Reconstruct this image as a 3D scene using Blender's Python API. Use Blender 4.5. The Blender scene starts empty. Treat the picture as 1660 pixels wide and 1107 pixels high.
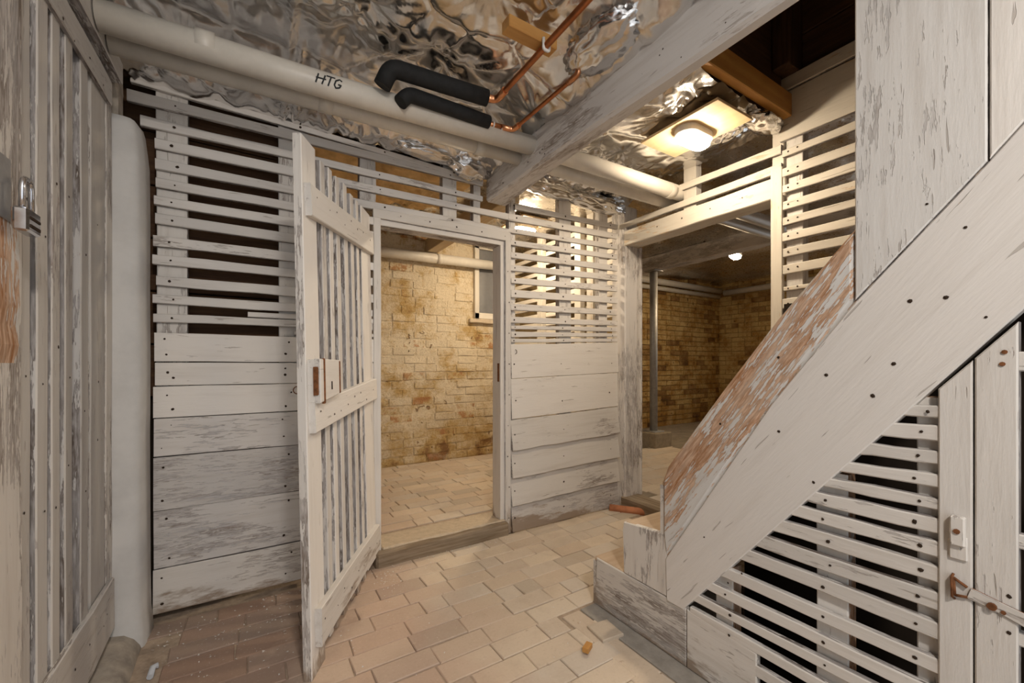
import bpy, bmesh, math, random
from mathutils import Vector, Matrix, noise
import numpy as np
random.seed(7)
R = random.uniform
PI = math.pi
V = Vector
scene = bpy.context.scene
COL = scene.collection

# ------------------------------------------------------------------ camera, world, exposure
cam = bpy.data.cameras.new('camera')
cam.sensor_width = 36.0
cam.lens = 670.0 / 1660.0 * 36.0
cam.shift_y = 36.5 / 1660.0
cam.clip_start = 0.02
camo = bpy.data.objects.new('camera', cam)
COL.objects.link(camo)
camo.location = (0, 0, 1.1)
camo.rotation_euler = (math.radians(90), 0, math.radians(-32.08))
scene.camera = camo
scene.view_settings.view_transform = 'Standard'
scene.view_settings.look = 'None'
scene.view_settings.gamma = 1.0
scene.view_settings.use_curve_mapping = False
scene.view_settings.exposure = 0.0
LAMP_MAIN = 200.0
LAMP_BACK = 300.0
LAMP_FAR = 260.0
LAMP_FILL = 560.0  # strength of the unseen fill lamp added behind the camera
WORLD = 1.3
wd = bpy.data.worlds.new('world')
scene.world = wd
wd.use_nodes = True
wd.node_tree.nodes['Background'].inputs[0].default_value = (0.92, 0.96, 1.0, 1)
wd.node_tree.nodes['Background'].inputs[1].default_value = WORLD

# ------------------------------------------------------------------ node helpers
class NT:
    def __init__(s, name):
        s.m = bpy.data.materials.new(name)
        s.m.use_nodes = True
        s.t = s.m.node_tree
        s.b = s.t.nodes['Principled BSDF']
        s._c = {}
    def n(s, typ, **kw):
        nd = s.t.nodes.new(typ)
        for k, v in kw.items():
            setattr(nd, k, v)
        return nd
    def l(s, a, b):
        s.t.links.new(a, b)
    def val(s, sock, v):
        if hasattr(v, 'links'):
            s.l(v, sock)
        else:
            sock.default_value = v
    def coord(s, kind):
        if 'tc' not in s._c:
            s._c['tc'] = s.n('ShaderNodeTexCoord')
            s._c['geo'] = s.n('ShaderNodeNewGeometry')
            s._c['oi'] = s.n('ShaderNodeObjectInfo')
        if kind == 'Position':
            return s._c['geo'].outputs['Position']
        if kind == 'Random':
            return s._c['oi'].outputs['Random']
        return s._c['tc'].outputs[kind]
    def math(s, op, a, b=0.0, c=0.0):
        nd = s.n('ShaderNodeMath', operation=op)
        s.val(nd.inputs[0], a); s.val(nd.inputs[1], b); s.val(nd.inputs[2], c)
        return nd.outputs[0]
    def vmul(s, vec, k):
        nd = s.n('ShaderNodeVectorMath', operation='MULTIPLY')
        s.l(vec, nd.inputs[0]); nd.inputs[1].default_value = k
        return nd.outputs[0]
    def vadd(s, a, b):
        nd = s.n('ShaderNodeVectorMath', operation='ADD')
        s.val(nd.inputs[0], a); s.val(nd.inputs[1], b)
        return nd.outputs[0]
    def jitter(s):
        """object coordinates pushed by the object's own random number"""
        if 'j' not in s._c:
            r = s.coord('Random')
            cb = s.n('ShaderNodeCombineXYZ')
            s.l(s.math('MULTIPLY', r, 37.0), cb.inputs[0])
            s.l(s.math('MULTIPLY', r, 71.0), cb.inputs[1])
            s.l(s.math('MULTIPLY', r, 17.0), cb.inputs[2])
            s._c['j'] = s.vadd(s.coord('Object'), cb.outputs[0])
        return s._c['j']
    def noise(s, vec, scale, detail=4, rough=0.6, dist=0.0):
        nd = s.n('ShaderNodeTexNoise')
        s.l(vec, nd.inputs['Vector'])
        nd.inputs['Scale'].default_value = scale
        nd.inputs['Detail'].default_value = detail
        nd.inputs['Roughness'].default_value = rough
        nd.inputs['Distortion'].default_value = dist
        return nd.outputs[0]
    def step(s, v, a, b, lo=0.0, hi=1.0):
        nd = s.n('ShaderNodeMapRange', clamp=True)
        s.val(nd.inputs[0], v); s.val(nd.inputs[1], a); s.val(nd.inputs[2], b)
        nd.inputs[3].default_value = lo; nd.inputs[4].default_value = hi
        return nd.outputs[0]
    def mix(s, f, a, b, mode='MIX'):
        nd = s.n('ShaderNodeMix', data_type='RGBA', blend_type=mode)
        s.val(nd.inputs[0], f)
        for i, c in ((6, a), (7, b)):
            if hasattr(c, 'links'):
                s.l(c, nd.inputs[i])
            else:
                nd.inputs[i].default_value = (*c, 1)
        return nd.outputs[2]
    def ramp(s, f, stops):
        nd = s.n('ShaderNodeValToRGB')
        e = nd.color_ramp.elements
        while len(e) < len(stops):
            e.new(0.5)
        for k, (p, c) in enumerate(stops):
            e[k].position = p
            e[k].color = (*c, 1)
        s.l(f, nd.inputs[0])
        return nd.outputs[0]
    def bump(s, h, strength=0.5, dist=0.01):
        nd = s.n('ShaderNodeBump')
        nd.inputs['Strength'].default_value = strength
        nd.inputs['Distance'].default_value = dist
        s.l(h, nd.inputs['Height'])
        s.l(nd.outputs[0], s.b.inputs['Normal'])
    def out(s, color=None, rough=None, metal=None, spec=None):
        if color is not None:
            if hasattr(color, 'links'): s.l(color, s.b.inputs['Base Color'])
            else: s.b.inputs['Base Color'].default_value = (*color, 1)
        if rough is not None: s.val(s.b.inputs['Roughness'], rough)
        if metal is not None: s.b.inputs['Metallic'].default_value = metal
        if spec is not None: s.b.inputs['Specular IOR Level'].default_value = spec
        return s.m

def paint(name, wear=0.3, base=(0.66, 0.62, 0.57), u1=(0.20, 0.155, 0.12), u2=(0.40, 0.37, 0.345), dirt=0.35, thick=1.0, band=False):
    """old white limewash / oil paint flaking off grey timber; the grain runs along the object's local X"""
    s = NT(name)
    j = s.jitter()
    A = s.noise(s.vmul(j, (5, 20, 20)), 1.0, 6, 0.68)
    B = s.noise(s.vmul(j, (14, 120, 120)), 1.0, 3, 0.6)
    C = s.noise(s.vmul(j, (1.6, 4.0, 4.0)), 1.0, 3, 0.5)
    D = s.noise(s.vmul(j, (2.5, 34, 34)), 1.0, 4, 0.6)
    t = s.math('ADD', s.math('MULTIPLY', A, 0.38), s.math('ADD', s.math('MULTIPLY', B, 0.36), s.math('MULTIPLY', C, 0.40)))
    if band:   # handled most along its middle and higher up
        sx = s.n('ShaderNodeSeparateXYZ'); s.l(s.coord('Object'), sx.inputs[0])
        mk_ = s.math('MULTIPLY', s.step(s.math('ABSOLUTE', sx.outputs[1]), 0.115, 0.02), s.step(sx.outputs[0], -0.55, -0.05))
        t = s.math('ADD', t, s.math('SUBTRACT', s.math('MULTIPLY', mk_, 0.085), 0.055))
    thr = 0.745 - wear * 0.30
    M = s.step(t, thr, thr + 0.018)
    under = s.mix(s.step(D, 0.38, 0.62), u1, u2)
    under = s.mix(s.step(B, 0.45, 0.7), under, tuple(min(1, c * 1.45) for c in u2))
    p = s.mix(s.math('MULTIPLY', s.step(D, 0.50, 0.78), dirt), base, (0.40, 0.335, 0.27))
    p = s.mix(s.math('MULTIPLY', s.step(C, 0.42, 0.72), dirt * 0.7), p, tuple(c * 0.78 for c in base))
    r = s.step(s.coord('Random'), 0, 1, 0.90, 1.08)
    cb = s.n('ShaderNodeCombineXYZ')
    for i in range(3): s.l(r, cb.inputs[i])
    p = s.mix(1.0, p, cb.outputs[0], 'MULTIPLY')
    # thin drying cracks along the grain
    crack = s.step(s.noise(s.vmul(j, (6.0, 70, 70)), 1.0, 2, 0.5, 0.6), 0.70, 0.72)
    p = s.mix(s.math('MULTIPLY', crack, 0.45), p, (0.22, 0.17, 0.13))
    col = s.mix(M, p, under)
    # splashed mud and bare rotten wood along the feet of the boards
    sz = s.n('ShaderNodeSeparateXYZ'); s.l(s.coord('Position'), sz.inputs[0])
    zz = s.math('ADD', sz.outputs[2], s.math('MULTIPLY', s.math('SUBTRACT', s.math('ADD', A, s.math('MULTIPLY', C, 1.3)), 1.15), 0.42))
    col = s.mix(s.math('MULTIPLY', s.step(zz, 0.085, 0.03), 0.8), col, (0.23, 0.155, 0.095))
    h = s.math('SUBTRACT', s.math('MULTIPLY', B, 0.35), s.math('ADD', s.math('MULTIPLY', M, 0.6 * thick), s.math('MULTIPLY', crack, 0.8)))
    h = s.math('ADD', h, s.math('MULTIPLY', A, 0.5))
    s.bump(h, 0.55, 0.004)
    return s.out(col, s.step(M, 0, 1, 0.62, 0.9), 0, 0.35)

def wood(name, c1, c2, rough=0.7, scale=1.0):
    s = NT(name)
    j = s.jitter()
    A = s.noise(s.vmul(j, (2.5 * scale, 45 * scale, 45 * scale)), 1.0, 5, 0.65)
    B = s.noise(s.vmul(j, (3, 6, 6)), 1.0, 3)
    col = s.mix(s.step(A, 0.35, 0.65), c1, c2)
    col = s.mix(s.math('MULTIPLY', s.step(B, 0.4, 0.7), 0.35), col, tuple(c * 0.55 for c in c1))
    s.bump(A, 0.4, 0.003)
    return s.out(col, rough, 0, 0.3)

def plain(name, col, rough=0.5, metal=0.0, var=0.15, sc=25.0, spec=0.4, bump=0.15):
    s = NT(name)
    j = s.jitter()
    A = s.noise(j, sc, 5, 0.65)
    c = s.mix(s.math('MULTIPLY', s.step(A, 0.4, 0.75), 1.0), col, tuple(x * (1 - var * 2) for x in col))
    s.bump(A, bump, 0.002)
    return s.out(c, rough, metal, spec)

def emit(name, col, strength):
    s = NT(name)
    s.b.inputs['Emission Color'].default_value = (*col, 1)
    s.b.inputs['Emission Strength'].default_value = strength
    return s.out((0.8, 0.8, 0.8), 0.4)

def foil_mat(name, tint=(0.88, 0.865, 0.85), rough=0.17):
    s = NT(name)
    o = s.coord('Position')
    A = s.noise(s.vmul(o, (9, 9, 9)), 1.0, 1.5, 0.5, 0.8)
    B = s.noise(o, 38.0, 4, 0.6, 0.8)
    C = s.noise(o, 2.2, 3, 0.5)
    ridge = s.math('ABSOLUTE', s.math('SUBTRACT', A, 0.5))
    ridge2 = s.math('ABSOLUTE', s.math('SUBTRACT', B, 0.5))
    s.bump(s.math('MULTIPLY', ridge, 2.0), 0.10, 0.02)
    col = s.mix(s.step(C, 0.38, 0.68), tint, tuple(c * 0.72 for c in tint))
    return s.out(col, s.step(B, 0.3, 0.7, rough, rough + 0.10), 1.0)

def paver_mat():
    s = NT('brick_paver')
    r = s.coord('Random')
    pos = s.coord('Position')
    j = s.jitter()
    sep = s.n('ShaderNodeSeparateXYZ'); s.l(pos, sep.inputs[0])
    cream = s.ramp(r, [(0.0, (0.66, 0.55, 0.42)), (0.3, (0.60, 0.52, 0.43)), (0.55, (0.57, 0.46, 0.35)), (0.8, (0.65, 0.54, 0.42)), (1.0, (0.46, 0.39, 0.31))])
    pink = s.ramp(r, [(0.0, (0.57, 0.42, 0.32)), (0.4, (0.52, 0.38, 0.29)), (0.7, (0.57, 0.44, 0.34)), (1.0, (0.44, 0.32, 0.25))])
    red = s.ramp(r, [(0.0, (0.34, 0.225, 0.165)), (0.5, (0.38, 0.27, 0.21)), (1.0, (0.33, 0.25, 0.20))])
    edge = s.noise(pos, 3.5, 4, 0.6)
    xw = s.math('ADD', sep.outputs[0], s.math('MULTIPLY', s.math('SUBTRACT', edge, 0.5), 0.7))
    col = s.mix(s.step(xw, 0.55, 0.95), pink, cream)
    col = s.mix(s.step(xw, 0.30, 0.10), col, red)
    big = s.noise(pos, 6.0, 5, 0.65)
    col = s.mix(s.math('MULTIPLY', s.step(big, 0.5, 0.75), 0.35), col, (0.40, 0.30, 0.21))
    fine = s.noise(pos, 90.0, 4, 0.7)
    col = s.mix(s.math('MULTIPLY', s.step(fine, 0.55, 0.75), 0.3), col, (0.34, 0.25, 0.18))
    col = s.mix(s.math('MULTIPLY', s.step(fine, 0.42, 0.3), 0.25), col, (0.72, 0.62, 0.50))
    chip = s.step(s.noise(pos, 16.0, 3, 0.5), 0.70, 0.72)
    col = s.mix(s.math('MULTIPLY', chip, 0.35), col, (0.33, 0.21, 0.14))
    h = s.math('ADD', s.math('MULTIPLY', big, 0.6), s.math('MULTIPLY', fine, 0.25))
    s.bump(h, 0.45, 0.006)
    return s.out(col, 0.85, 0, 0.2)

def limewash_mat(name, cream, ochre, brown, stain_thr, low, mott=0.3):
    """limewashed brick: the wash is stained ochre and has come off in places down to the brown brick"""
    s = NT(name)
    pos = s.coord('Position')
    r = s.coord('Random')
    sep = s.n('ShaderNodeSeparateXYZ'); s.l(pos, sep.inputs[0])
    big = s.noise(pos, 2.6, 5, 0.62, 0.4)
    mid = s.noise(pos, 9.0, 6, 0.7)
    fine = s.noise(pos, 55.0, 5, 0.7)
    t = s.math('ADD', s.math('MULTIPLY', big, 0.5), s.math('ADD', s.math('MULTIPLY', mid, 0.4), s.math('MULTIPLY', fine, 0.18)))
    wet = s.step(s.math('ADD', sep.outputs[2], s.math('MULTIPLY', s.math('SUBTRACT', mid, 0.5), 0.9)), low, low - 0.35, 0, 0.10)
    t = s.math('ADD', t, wet)
    t = s.math('ADD', t, s.math('MULTIPLY', s.math('SUBTRACT', r, 0.5), 0.06))
    c = s.mix(s.step(t, stain_thr - 0.09, stain_thr + 0.04), cream, ochre)
    c = s.mix(s.step(t, stain_thr + 0.05, stain_thr + 0.12), c, brown)
    c = s.mix(s.math('MULTIPLY', s.step(fine, 0.5, 0.75), mott), c, tuple(x * 0.55 for x in ochre))
    bare = s.math('MULTIPLY', s.step(r, 0.93, 0.94), s.step(mid, 0.50, 0.56))
    c = s.mix(s.math('MULTIPLY', bare, 0.8), c, (0.42, 0.20, 0.085))
    blot = s.step(s.noise(pos, 5.5, 5, 0.7, 0.6), 0.60, 0.70)
    c = s.mix(s.math('MULTIPLY', blot, 0.75), c, ochre)
    pale = s.step(s.noise(pos, 4.1, 4, 0.6, 0.3), 0.56, 0.68)
    c = s.mix(s.math('MULTIPLY', pale, 0.45), c, tuple(min(1, x * 1.12 + 0.05) for x in cream))
    pit = s.step(s.noise(pos, 13.0, 3, 0.5), 0.69, 0.73)
    c = s.mix(s.math('MULTIPLY', pit, 0.75), c, brown)
    h = s.math('ADD', s.math('MULTIPLY', mid, 0.9), s.math('SUBTRACT', s.math('MULTIPLY', fine, 0.5), pit))
    s.bump(h, 1.0, 0.016)
    return s.out(c, 0.88, 0, 0.2)

M = {}
M['paint'] = paint('white_paint', 0.33, (0.70, 0.66, 0.61))
M['paint_newel'] = paint('white_paint_newel', 0.42, (0.70, 0.675, 0.64), u1=(0.24, 0.19, 0.15), u2=(0.42, 0.40, 0.38))
M['paint_clean'] = paint('white_paint_sound', 0.20, (0.74, 0.70, 0.65), dirt=0.22)
M['paint_worn'] = paint('white_paint_worn', 0.53)
M['paint_edge'] = paint('white_paint_edge', 0.72, (0.66, 0.63, 0.60), u1=(0.13, 0.10, 0.08), u2=(0.33, 0.31, 0.30))
M['paint_smooth'] = paint('white_paint_smooth', 0.10, (0.75, 0.71, 0.665), dirt=0.18)
M['paint_slat'] = paint('white_paint_slat', 0.30, (0.69, 0.655, 0.615))
M['paint_grey'] = paint('greyed_paint', 0.47, (0.64, 0.605, 0.57), u1=(0.28, 0.235, 0.20), u2=(0.40, 0.38, 0.37))
M['paint_cream'] = paint('cream_paint', 0.27, (0.69, 0.635, 0.545), u1=(0.36, 0.22, 0.10), u2=(0.50, 0.40, 0.29))
M['paint_rail'] = paint('paint_worn_to_brown', 0.72, (0.66, 0.64, 0.61), u1=(0.34, 0.15, 0.055), u2=(0.47, 0.33, 0.235), dirt=0.5, band=True)
M['paint_beam'] = paint('beam_paint', 0.44, (0.72, 0.69, 0.66), u1=(0.22, 0.17, 0.13), u2=(0.44, 0.41, 0.385))
M['paint_gate'] = paint('gate_paint', 0.33, (0.62, 0.585, 0.54), u1=(0.20, 0.15, 0.115), u2=(0.36, 0.33, 0.31))
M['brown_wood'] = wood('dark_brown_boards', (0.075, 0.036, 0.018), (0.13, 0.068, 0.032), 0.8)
M['void_wood'] = wood('dark_joist_wood', (0.06, 0.03, 0.016), (0.11, 0.055, 0.028), 0.8)
M['pine'] = wood('new_pine', (0.50, 0.24, 0.065), (0.62, 0.33, 0.10), 0.5, 0.6)
M['oldpine'] = wood('pale_timber', (0.55, 0.42, 0.26), (0.64, 0.52, 0.36), 0.7)
M['ply'] = wood('plywood', (0.62, 0.45, 0.25), (0.70, 0.53, 0.32), 0.6, 0.5)
M['tread'] = wood('worn_tread', (0.50, 0.36, 0.24), (0.60, 0.46, 0.33), 0.8)
M['stonesill'] = wood('sill_timber', (0.20, 0.14, 0.085), (0.36, 0.29, 0.21), 0.85)
M['sandtop'] = plain('sandy_mortar', (0.55, 0.45, 0.33), 0.9, 0, 0.12, 30, 0.2, 0.4)
M['foil'] = foil_mat('foil')
M['foil_warm'] = foil_mat('foil_dull', (0.74, 0.69, 0.62), 0.24)
M['kraft'] = plain('kraft_paper', (0.78, 0.56, 0.29), 0.75, 0, 0.2, 9, 0.25, 0.6)
M['pvc'] = plain('cream_pvc', (0.66, 0.61, 0.53), 0.38, 0, 0.06, 12, 0.45, 0.03)
M['copper'] = plain('copper', (0.86, 0.40, 0.20), 0.28, 1.0, 0.22, 14, 0.5, 0.05)
M['copper_dull'] = plain('copper_tarnished', (0.52, 0.20, 0.085), 0.38, 1.0, 0.25, 14, 0.5, 0.05)
M['rubber'] = plain('black_foam', (0.018, 0.018, 0.018), 0.75, 0, 0.2, 40, 0.3, 0.2)
M['plaster'] = plain('white_plaster', (0.66, 0.645, 0.62), 0.85, 0, 0.07, 7, 0.2, 0.35)
M['kerb'] = plain('dirty_plaster', (0.47, 0.41, 0.34), 0.9, 0, 0.22, 14, 0.2, 0.5)
M['rust'] = plain('rust', (0.25, 0.10, 0.04), 0.85, 0.2, 0.35, 60, 0.3, 0.4)
M['nail'] = plain('nail_hole', (0.045, 0.028, 0.018), 0.9, 0, 0.2, 60, 0.2, 0.2)
M['steel'] = plain('galvanised_steel', (0.40, 0.39, 0.38), 0.55, 0.5, 0.12, 20, 0.5, 0.05)
M['chrome'] = plain('chrome', (0.66, 0.66, 0.68), 0.16, 1.0, 0.08, 30, 0.5, 0.03)
M['concrete'] = plain('concrete', (0.33, 0.27, 0.19), 0.9, 0, 0.16, 20, 0.2, 0.5)
M['mortar'] = plain('mortar_joint', (0.46, 0.36, 0.27), 0.95, 0, 0.2, 30, 0.1, 0.4)
M['mortar_wall'] = plain('wall_mortar', (0.44, 0.31, 0.15), 0.95, 0, 0.25, 10, 0.1, 0.5)
M['mortar_grey'] = plain('grey_mortar', (0.36, 0.33, 0.29), 0.9, 0, 0.15, 16, 0.2, 0.4)
M['earth'] = plain('packed_earth', (0.30, 0.25, 0.19), 0.95, 0, 0.2, 8, 0.1, 0.5)
M['dark'] = plain('painted_shade_backing', (0.03, 0.022, 0.016), 0.95, 0, 0.1, 8, 0.1, 0.2)  # near black colour stands in for the shade of closed-off spaces
M['housing'] = plain('lamp_housing', (0.72, 0.70, 0.66), 0.45, 0, 0.03, 10)
M['pane'] = plain('frosted_pane', (0.24, 0.245, 0.26), 0.17, 0.35, 0.06, 20, 0.7, 0.02)
M['terra'] = plain('terracotta', (0.52, 0.21, 0.10), 0.8, 0, 0.15, 25)
M['flake'] = plain('paint_chips', (0.72, 0.69, 0.64), 0.8, 0, 0.1, 40)
M['ink'] = plain('black_marker', (0.02, 0.02, 0.02), 0.6, 0, 0.05)
M['clip'] = plain('grey_plastic', (0.55, 0.57, 0.60), 0.4, 0, 0.05)
M['paver'] = paver_mat()
M['lime'] = limewash_mat('limewash_brick', (0.70, 0.595, 0.43), (0.50, 0.34, 0.14), (0.26, 0.14, 0.06), 0.605, 0.70, 0.45)
M['limefar'] = limewash_mat('limewash_brick_stained', (0.54, 0.38, 0.16), (0.33, 0.175, 0.045), (0.12, 0.058, 0.02), 0.575, 0.35, 0.45)
M['limefar_dark'] = limewash_mat('limewash_brick_bare', (0.36, 0.22, 0.085), (0.20, 0.10, 0.03), (0.08, 0.04, 0.016), 0.56, 0.35, 0.4)
M['mortar_far'] = plain('far_mortar', (0.34, 0.225, 0.09), 0.95, 0, 0.25, 8, 0.1, 0.5)
M['lamp'] = emit('lamp_warm', (1.0, 0.83, 0.62), LAMP_MAIN)
M['lamp_back'] = emit('lamp_back', (1.0, 0.82, 0.59), LAMP_BACK)
M['lamp_far'] = emit('lamp_far', (1.0, 0.76, 0.47), LAMP_FAR)
M['lamp_fill'] = emit('lamp_fill', (1.0, 0.92, 0.84), LAMP_FILL)

# ------------------------------------------------------------------ object helpers
WM = {}
def link(o, parent=None, M_=None):
    COL.objects.link(o)
    M_ = M_ or Matrix.Identity(4)
    WM[o.name] = M_
    if parent is not None:
        o.parent = parent
        o.matrix_basis = WM[parent.name].inverted() @ M_
    else:
        o.matrix_basis = M_
    return o

def thing(name, label, cat, loc=(0, 0, 0), group=None, kind=None):
    o = bpy.data.objects.new(name, None)
    o.empty_display_size = 0.05
    link(o, None, Matrix.Translation(loc))
    tag(o, label, cat, group, kind)
    return o

def tag(o, label=None, cat=None, group=None, kind=None):
    if label: o['label'] = label
    if cat: o['category'] = cat
    if group: o['group'] = group
    if kind: o['kind'] = kind
    return o

def mk(name, verts, faces, mats, parent=None, M_=None, fm=None, smooth=False):
    me = bpy.data.meshes.new(name)
    me.from_pydata([tuple(v) for v in verts], [], faces)
    if not isinstance(mats, (list, tuple)): mats = [mats]
    for m in mats: me.materials.append(M[m] if isinstance(m, str) else m)
    if fm:
        for p, k in zip(me.polygons, fm): p.material_index = k
    if smooth:
        for p in me.polygons: p.use_smooth = True
    me.update()
    o = bpy.data.objects.new(name, me)
    return link(o, parent, M_)

def frame(o, ex, n):
    ex = V(ex).normalized(); n = V(n); n = (n - ex * n.dot(ex)).normalized()
    ey = n.cross(ex)
    m = Matrix((ex, ey, n)).transposed().to_4x4()
    m.translation = V(o)
    return m

def plank(name, p0, p1, w0, w1, n, T, mats='paint', parent=None, seg=3, jit=0.0015, ch=0.003, bow=0.0):
    """a sawn board: front-face centre line p0 -> p1, width w0 at p0 and w1 at p1, front normal n, thickness T behind.
    local X runs along the grain; front arrises are eased, edges waver a little"""
    p0, p1 = V(p0), V(p1)
    L = (p1 - p0).length
    mid = (p0 + p1) / 2
    M_ = frame(mid, p1 - p0, n)
    if not isinstance(mats, (list, tuple)): mats = (mats, 'paint_edge' if mats not in ('pine', 'oldpine', 'ply', 'tread', 'brown_wood', 'void_wood', 'stonesill') else mats)
    vs, fs, fm = [], [], []
    ch = min(ch, T * 0.4)
    for i in range(seg + 1):
        f = i / seg
        x = (f - 0.5) * L
        w = (w0 + (w1 - w0) * f) / 2
        a, b = w + R(-jit, jit), w + R(-jit, jit)
        z = R(-jit, jit) * 0.5 + bow * (1 - (2 * f - 1) ** 2)
        xs = x + (R(-jit, jit) * 1.2 if i in (0, seg) else 0)
        vs += [(xs, -a, -T), (xs, -a, z - ch), (xs, -a + ch, z), (xs, b - ch, z), (xs, b, z - ch), (xs, b, -T)]
    for i in range(seg):
        o = i * 6
        for k in range(6):
            k2 = (k + 1) % 6
            fs.append((o + k, o + k2, o + 6 + k2, o + 6 + k))
            fm.append(0 if k in (1, 2, 3) else 1)
    # faces wind outwards
    fs = [tuple(reversed(f)) for f in fs]
    e = seg * 6
    fs.append((0, 1, 2, 3, 4, 5)[::-1] if False else (5, 4, 3, 2, 1, 0)); fm.append(1)
    fs.append(tuple(e + k for k in range(6))); fm.append(1)
    o = mk(name, vs, fs, mats, parent, M_, fm)
    fixn(o)
    return o

def fixn(o):
    bm = bmesh.new(); bm.from_mesh(o.data)
    bmesh.ops.recalc_face_normals(bm, faces=bm.faces)
    bm.to_mesh(o.data); bm.free()

def prism(name, pts, n, T, grain, mats='paint', parent=None, ch=0.003):
    """a board of any outline: pts (3D, on the front plane), front normal n, thickness T behind; grain = direction of local X"""
    pts = [V(p) for p in pts]
    c = sum(pts, V((0, 0, 0))) / len(pts)
    M_ = frame(c, grain, n)
    inv = M_.inverted()
    q = [inv @ p for p in pts]
    N = len(q)
    if not isinstance(mats, (list, tuple)): mats = (mats, 'paint_edge')
    bm = bmesh.new()
    fv = [bm.verts.new((p.x, p.y, 0)) for p in q]
    bv = [bm.verts.new((p.x, p.y, -T)) for p in q]
    F = bm.faces.new(fv); B = bm.faces.new(bv[::-1])
    sides = []
    for i in range(N):
        k = (i + 1) % N
        f = bm.faces.new((fv[i], bv[i], bv[k], fv[k])); f.material_index = 1
    bmesh.ops.recalc_face_normals(bm, faces=bm.faces)
    if ch:
        bmesh.ops.bevel(bm, geom=list(F.edges), offset=ch, segments=1, affect='EDGES', clamp_overlap=True)
    me = bpy.data.meshes.new(name)
    bm.to_mesh(me); bm.free()
    for m in mats: me.materials.append(M[m])
    o = bpy.data.objects.new(name, me)
    return link(o, parent, M_)

def box(name, a, b, mats='paint', parent=None, grain=(1, 0, 0), ch=0.004, warp=0.0, sub=0):
    """axis-aligned timber/block between corners a and b with eased arrises; local X along grain"""
    a, b = V(a), V(b)
    c = (a + b) / 2
    d = (b - a) / 2
    n = (0, 0, 1) if abs(grain[2]) < 0.5 else (0, -1, 0)
    M_ = frame(c, grain, n)
    inv = M_.inverted().to_3x3()
    bm = bmesh.new()
    bmesh.ops.create_cube(bm, size=2.0)
    for v in bm.verts:
        v.co = inv @ V((v.co.x * d.x, v.co.y * d.y, v.co.z * d.z))
    if sub:
        le = [e for e in bm.edges if abs((e.verts[0].co - e.verts[1].co).x) > 1e-6]
        bmesh.ops.subdivide_edges(bm, edges=le, cuts=sub)
    if warp:
        for v in bm.verts: v.co += V((0, R(-warp, warp), R(-warp, warp)))
    if ch: bmesh.ops.bevel(bm, geom=[e for e in bm.edges if e.calc_face_angle(0) > 0.7], offset=ch, segments=1, affect='EDGES', clamp_overlap=True)
    me = bpy.data.meshes.new(name)
    bm.to_mesh(me); bm.free()
    if not isinstance(mats, (list, tuple)): mats = (mats,)
    for m in mats: me.materials.append(M[m])
    o = bpy.data.objects.new(name, me)
    return link(o, parent, M_)

def tube(name, pts, r, mat, parent=None, seg=16, bend=0.0, caps=True):
    """a pipe swept along pts; inner corners rounded with radius bend"""
    P = [V(p) for p in pts]
    if bend:
        Q = [P[0]]
        for i in range(1, len(P) - 1):
            a = (P[i - 1] - P[i]); b = (P[i + 1] - P[i])
            k = min(bend, a.length * 0.45, b.length * 0.45)
            A, B = P[i] + a.normalized() * k, P[i] + b.normalized() * k
            for s in range(6):
                t = s / 5
                Q.append(A * (1 - t) ** 2 + P[i] * 2 * t * (1 - t) + B * t * t)
        Q.append(P[-1]); P = Q
    c = sum(P, V((0, 0, 0))) / len(P)
    vs, fs = [], []
    up = None
    for i, p in enumerate(P):
        d = (P[min(i + 1, len(P) - 1)] - P[max(i - 1, 0)]).normalized()
        if up is None:
            up = d.orthogonal().normalized()
        up = (up - d * up.dot(d)).normalized()
        sd = d.cross(up)
        rr = r[i] if isinstance(r, (list, tuple)) else r
        for k in range(seg):
            a = 2 * PI * k / seg
            vs.append(p - c + (up * math.cos(a) + sd * math.sin(a)) * rr)
    for i in range(len(P) - 1):
        for k in range(seg):
            k2 = (k + 1) % seg
            fs.append((i * seg + k, i * seg + k2, (i + 1) * seg + k2, (i + 1) * seg + k))
    ns = len(fs)
    if caps:
        fs.append(tuple(range(seg))[::-1]); fs.append(tuple((len(P) - 1) * seg + k for k in range(seg)))
    o = mk(name, vs, fs, mat, parent, Matrix.Translation(c), None, True)
    if caps:
        for p in o.data.polygons[ns:]: p.use_smooth = False
    fixn(o)
    return o

def joined(name, build, mat, parent=None, kind='stuff'):
    bm = bmesh.new(); build(bm)
    me = bpy.data.meshes.new(name); bm.to_mesh(me); bm.free()
    me.materials.append(M[mat])
    o = bpy.data.objects.new(name, me)
    link(o, parent)
    if kind: o['kind'] = kind
    return o

def nails(parent, pts, n, r=0.0045):
    """small sunk nail heads with a rusty ring, one joined part"""
    n = V(n).normalized(); a = n.orthogonal().normalized(); b = n.cross(a)
    def f(bm):
        for p in pts:
            rr = r * R(0.7, 1.25); ph = R(0, 6)
            p = V(p)
            c = bm.verts.new(p + n * 0.0022)
            ring = [bm.verts.new(p + (a * math.cos(ph + k * PI / 3) + b * math.sin(ph + k * PI / 3)) * rr * R(0.8, 1.2) + n * 0.0008) for k in range(6)]
            for k in range(6): bm.faces.new((c, ring[k], ring[(k + 1) % 6]))
    return joined('nail_heads', f, 'nail', parent)

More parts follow.
